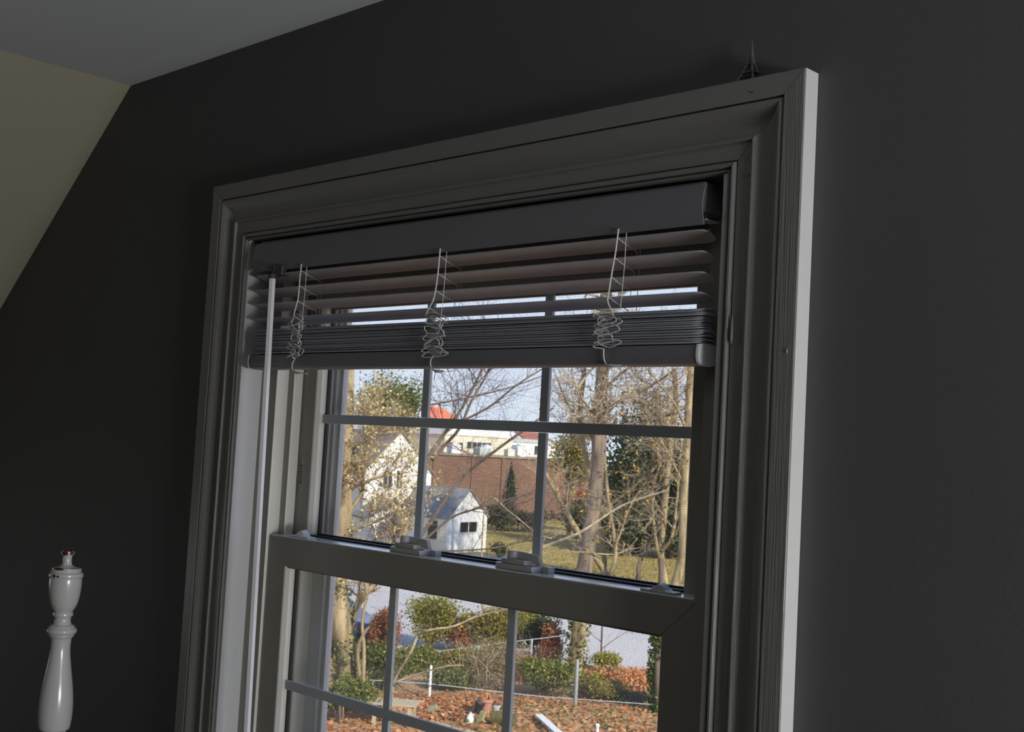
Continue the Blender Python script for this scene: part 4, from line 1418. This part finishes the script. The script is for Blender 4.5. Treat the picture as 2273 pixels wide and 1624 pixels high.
# ------------------------------------------------------------------ near shrubs
near = [
    ('yellow_green_shrub', 'feathery yellow green shrub in front of the pale pavement', 955, 1440, 130, 112, L_YGREEN, 2600, 8, 70),
    ('yellow_green_shrub', 'spreading olive yellow shrub left of the dark evergreen one', 1030, 1446, 90, 84, L_OLIVE, 1600, 8, 71),
    ('rust_shrub', 'upright rust brown shrub beside the ivy covered trunk', 848, 1470, 62, 120, L_RUST, 1500, 8, 72),
    ('olive_shrub', 'broad dark olive shrub under the meeting rail', 1105, 1452, 130, 112, L_OLIVE, 2800, 8, 73),
    ('red_brown_shrub', 'rounded red brown shrub in front of the olive bushes', 1020, 1450, 58, 62, L_RED, 900, 7, 74),
    ('bramble', 'tangled grey brown bramble behind the leaf pile', 1090, 1532, 150, 108, L_BRAM, 2000, 5, 75),
    ('ivy_mound', 'bright green ivy mound behind the white fence post', 1000, 1528, 110, 50, L_IVY, 1500, 8, 76),
    ('ivy_mound', 'green ivy mound at the foot of the yellow bud tree', 850, 1530, 130, 96, L_IVY, 2400, 8, 77),
    ('ivy_mound', 'green ivy bank in the lower corner of the yard', 760, 1600, 150, 84, L_IVY, 2200, 9, 78),
    ('ivy_mound', 'large green ivy mound left of the grey fence post', 1205, 1545, 130, 84, L_IVY, 2600, 8, 79),
    ('rust_shrub', 'orange brown shrub against the ivy wrapped trunk', 1222, 1490, 54, 96, L_RUST, 1100, 8, 80),
    ('evergreen_shrub', 'dark green shrub behind the orange brown one', 1195, 1468, 84, 108, L_DARK, 1500, 8, 81),
    ('yellow_green_shrub', 'small bright green shrub at the foot of the dark sapling', 1348, 1492, 66, 46, L_YGREEN, 800, 8, 82),
    ('leafy_bank', 'orange leaved bank between the pavement and the grey fence post', 1400, 1535, 150, 52, L_FALL, 1800, 8, 83),
    ('ivy_mound', 'olive ivy mound to the right of the grey fence post', 1330, 1550, 110, 56, L_OLIVE, 1500, 8, 84),
    ('evergreen_shrub', 'small dark shrub under the fence rail by the ivy column', 1405, 1562, 80, 30, L_DARK, 700, 7, 85),
    ('ivy_mound', 'low green undergrowth between the rust shrub and the back fence', 925, 1490, 120, 58, L_IVY, 1700, 8, 87),
    ('olive_shrub', 'loose olive undergrowth below the back fence rail', 1040, 1490, 130, 50, L_OLIVE, 1500, 8, 88),
    ('rust_shrub', 'low rusty undergrowth between the bramble and the ivy mound', 1150, 1510, 90, 60, L_RUST, 1100, 7, 89),
    ('yellow_green_shrub', 'tall yellow olive shrub left of the ivy wrapped trunk', 1160, 1440, 90, 110, L_YGREEN, 1500, 8, 90),
    ('bramble', 'grey brown brushwood under the fence rail beside the grey post', 1340, 1520, 110, 40, L_BRAM, 900, 6, 91),
    ('garden_shrub', 'little green shrub on the lawn beside the shed', 1108, 1238, 34, 34, L_IVY, 350, 7, 86),
]
for nm, lb, px, py, wd_, ht, mm, n, lp_, sd_ in near:
    shrub(nm, lb, 'shrub', px, py, wd_ * 1.22, ht * 1.1, mm, int(n * 1.7), lp_, sd_, lumps=14)
# bramble canes
rb = random.Random(90)
tw = MB()
for i in range(26):
    c0_ = G(rb.uniform(1030, 1140), rb.uniform(1515, 1540))
    tips_ = []
    st = [c0_, c0_ + np.array([rb.uniform(-.2, .2), rb.uniform(-.2, .2), .5]), c0_ + np.array([rb.uniform(-.5, .5), rb.uniform(-.5, .5), .95])]
    tw.tube(smooth_path(st, 3), np.linspace(.012, .006, 7), 4, False)
    grow(tw, smooth_path(st, 3), .009, 2, 4, .6, rb, tips_, .1)
bo = [o for o in bpy.data.objects if o.name.startswith('bramble')][0]
tag(tw.build('canes', TWIGP, bo), kind='stuff')


# ------------------------------------------------------------------ chain link fences
def fence(name, label, rail, hd, posts, h_top, rpx=1.7):
    e = tag(empty(name, G(*posts[0][:2]) * 0 + np.array([A(posts[0][0], posts[0][1], hd)[0], A(posts[0][0], posts[0][1], hd)[1], GZ])), label, 'fence')
    P = np.array([A(px, py, hd) for px, py in rail])
    b = MB()
    Q = smooth_path(P, 4)
    s_ = scale_at(P[0])
    b.tube(Q, rpx * s_ * .6, 6)
    b.build('rail', GALV, e, smooth=True, angle=80)
    for px, pt, rp_, mm in posts:
        q = A(px, pt, hd)
        b = MB()
        b.tube([(q[0], q[1], GZ - .05), (q[0], q[1], q[2] - .02), (q[0], q[1], q[2])], [rp_ * s_, rp_ * s_, rp_ * s_ * .6], 8)
        b.build('post', mm, e, smooth=True, angle=50)
    # woven wire: two families of slanting wires
    b = MB()
    d = np.linalg.norm(np.diff(Q, axis=0), axis=1)
    L_ = np.concatenate([[0], np.cumsum(d)])
    tot = L_[-1]
    at_ = lambda l: np.array([np.interp(l, L_, Q[:, k]) for k in range(2)])
    hh_ = h_top
    step = .085
    k = -hh_
    while k < tot:
        for sgn in (1, -1):
            a0, a1 = k, k + hh_
            l0, l1 = max(0, a0), min(tot, a1)
            if l1 - l0 > .02:
                z0, z1 = (l0 - a0), (l1 - a0)
                if sgn < 0: z0, z1 = hh_ - z0, hh_ - z1
                q0, q1 = at_(l0), at_(l1)
                b.tube([(q0[0], q0[1], GZ + .02 + z0), (q1[0], q1[1], GZ + .02 + z1)], .0016, 3, False)
        k += step
    tag(b.build('chain_link', WIREG, e), kind='stuff')
    return e


fence('low_fence', 'low wire fence with a pale rail crossing the near yard', [(600, 1482), (760, 1504), (950, 1517), (1090, 1533), (1200, 1545), (1282, 1551), (1460, 1564), (1580, 1574)], 29.2,
      [(957, 1476, 3, WHITEP), (1282, 1463, 4.2, POSTG), (1530, 1500, 4, GALV), (700, 1470, 3, GALV)], .66)
fence('back_fence', 'chain link fence running back among the olive shrubs', [(965, 1446), (1050, 1435), (1136, 1424), (1204, 1416), (1260, 1409)], 33.0, [(1063, 1432, 1.8, GALV), (1181, 1417, 1.8, GALV), (972, 1444, 1.8, GALV)], .75)

# ------------------------------------------------------------------ things in the near yard
# slatted garden bench
bp_ = G(893, 1606)
bx_ = np.array([.78, .62, 0.0])
by_ = np.array([-.62, .78, 0.0])
TB = lambda a, d, h: np.array([bp_[0], bp_[1], GZ]) + bx_ * a + by_ * d + np.array([0, 0, h])
GT = tag(empty('garden_table', TB(0, 0, 0)), 'low weathered plank table on the fallen leaves', 'table')
for i in range(4):
    d0 = -.32 + i * .165
    b = MB()
    b.hexa([TB(-.75, d0, .42), TB(.33, d0, .42), TB(.33, d0 + .155, .42), TB(-.75, d0 + .155, .42)], [TB(-.75, d0, .46), TB(.33, d0, .46), TB(.33, d0 + .155, .46), TB(-.75, d0 + .155, .46)])
    b.build('plank', OLDWOOD, GT, bevel=.006)
for a in (-.6, .15):
    for d0, lean in ((-.26, -.06), (.26, .06)):
        b = MB()
        b.hexa([TB(a, d0 + lean - .035, 0), TB(a + .08, d0 + lean - .035, 0), TB(a + .08, d0 + lean + .035, 0), TB(a, d0 + lean + .035, 0)], [TB(a, d0 - .035, .42), TB(a + .08, d0 - .035, .42), TB(a + .08, d0 + .035, .42), TB(a, d0 + .035, .42)])
        b.build('leg', OLDWOOD, GT)


def pot(name, label, px, py, wpx, hpx, material, soil, tilt=0.0, plant=None):
    p = G(px, py)
    s_ = scale_at(p)
    r, h = wpx * s_ / 2, hpx * s_
    e = tag(empty(name, p), label, 'pot')
    b = MB()
    b.lathe([(r * .62, 0), (r * .95, h * .80), (r * 1.05, h * .81), (r * 1.05, h), (r * .9, h), (r * .85, h * .84), (.001, h * .83)], (0, 0, 0), 20)
    o = b.build('pot_wall', material, None, smooth=True, angle=40)
    o.parent = e
    b = MB()
    b.lathe([(r * .84, h * .82), (r * .80, h * .90), (.002, h * .92)], (0, 0, 0), 14)
    o2 = b.build('soil', soil, None, smooth=True)
    o2.parent = e
    if plant:
        P = blob(90, (0, 0, h * 1.15), (r, r, h * .35), 5, 4)
        l_ = leaves('plant', plant, P, .07, None, 8)
        l_.parent = e
    e.rotation_euler = (0, tilt, .8)
    if tilt: e.location.z += r * .6
    return e


pot('terracotta_pot', 'large pink terracotta pot among the rubbish by the leaf pile', 1077, 1586, 32, 36, TERRA, EARTH, 0, L_FALL)
pot('nursery_pot', 'black plastic plant pot left of the terracotta one', 1058, 1590, 22, 26, DARKBOX, EARTH, .25)
pot('grey_pot', 'small grey glazed pot of dry leaves right of the terracotta one', 1100, 1586, 19, 22, GREYPOT, EARTH, 0, L_RUST)
pot('toppled_pot', 'small green plant pot lying beside the plank table', 950, 1582, 18, 22, mat('green_pot', lin(136, 142, 112), .6, .1, 10), EARTH, 1.2)
# white jug
p = G(1043, 1603)
s_ = scale_at(p)
JG = tag(empty('white_jug', p), 'white plastic jug standing on the leaves', 'jug')
b = MB().lathe([(.0, 0), (8 * s_, 0), (8.6 * s_, 3 * s_), (8.4 * s_, 9 * s_), (6 * s_, 15 * s_), (2.6 * s_, 19 * s_), (2.4 * s_, 21 * s_)], p, 16)
b.build('body', WHITEP, JG, smooth=True)
MB().lathe([(2.9 * s_, 20 * s_), (2.9 * s_, 23 * s_), (2.0 * s_, 23.5 * s_)], p, 12).build('cap', GREYPOT, JG)
MB().tube(smooth_path([p + np.array([5 * s_, 3 * s_, 15 * s_]), p + np.array([7 * s_, 4 * s_, 18 * s_]), p + np.array([2 * s_, 1 * s_, 20 * s_])], 4), 1.0 * s_, 6).build('handle', WHITEP, JG)
# leaning stone slab
p = G(1064, 1606)
b = MB()
w_, h_ = 10 * s_, 27 * s_
v_ = [(-w_, -.05, 0), (w_, -.05, 0), (w_ * 1.05, .02, 0), (-w_ * .95, .02, 0)]
t2 = [(-w_ * .8, .08, h_), (w_ * .7, .08, h_ * .95), (w_ * .7, .15, h_ * .95), (-w_ * .8, .15, h_)]
b.hexa([p + np.array(q) for q in v_], [p + np.array(q) for q in t2])
tag(b.build('stone_slab', STONE, bevel=.02), 'mossy stone slab leaning beneath the terracotta pot', 'stone')
# mossy log
p0_, p1_ = G(1092, 1606), G(1142, 1612)
b = MB()
b.tube([p0_ + np.array([0, 0, .13]), (p0_ + p1_) / 2 + np.array([0, 0, .15]), p1_ + np.array([0, 0, .13])], [.15, .165, .14], 14)
LG = tag(b.build('mossy_log', MOSS, smooth=True, angle=50), 'moss covered log lying right of the pots', 'log')
# white board and scraps
p0_, p1_ = G(1186, 1600), G(1238, 1648)
x_, y_, Lb = frame_from(p0_, p1_)
b = MB()
o_ = np.array([p0_[0], p0_[1], GZ])
TT = lambda a, d, h: o_ + x_ * a + y_ * d + np.array([0, 0, h])
b.hexa([TT(0, 0, .12), TT(Lb, 0, .12), TT(Lb, .17, .12), TT(0, .17, .12)], [TT(0, 0, .16), TT(Lb, 0, .16), TT(Lb, .17, .16), TT(0, .17, .16)])
BD = tag(empty('white_board', o_), 'long white painted board lying low over the fallen leaves', 'board')
b.build('board', WHITEP, BD, bevel=.004)
for a in (.15, Lb - .3):
    b = MB()
    b.hexa([TT(a, .02, 0), TT(a + .12, .02, 0), TT(a + .12, .15, 0), TT(a, .15, 0)], [TT(a, .02, .12), TT(a + .12, .02, .12), TT(a + .12, .15, .12), TT(a, .15, .12)])
    b.build('block', OLDWOOD, BD)
p = G(1325, 1634)
tag(MB().lathe([(.0, 0), (.035, 0), (.035, .20), (.045, .21), (.045, .25), (.02, .27)], p, 14).build('white_pipe_stub', WHITEP, smooth=True, angle=40), 'short white capped pipe standing in the leaves', 'pipe')
# timber edging
for i, (a, c) in enumerate((((955, 1612), (1066, 1640)), ((1066, 1640), (1180, 1668)))):
    q0, q1 = G(*a), G(*c)
    x_, y_, Lb = frame_from(q0, q1)
    o_ = np.array([q0[0], q0[1], GZ])
    TT = lambda a_, d, h: o_ + x_ * a_ + y_ * d + np.array([0, 0, h])
    b = MB()
    b.hexa([TT(0, 0, -.02), TT(Lb - .02, 0, -.02), TT(Lb - .02, .22, -.02), TT(0, .22, -.02)], [TT(0, 0, .07), TT(Lb - .02, 0, .07), TT(Lb - .02, .22, .07), TT(0, .22, .07)])
    tag(b.build('edging_timber', OLDWOOD, bevel=.01), ('weathered edging timber nearest the plank table', 'weathered edging timber nearest the white board')[i], 'timber', 'edging timbers')
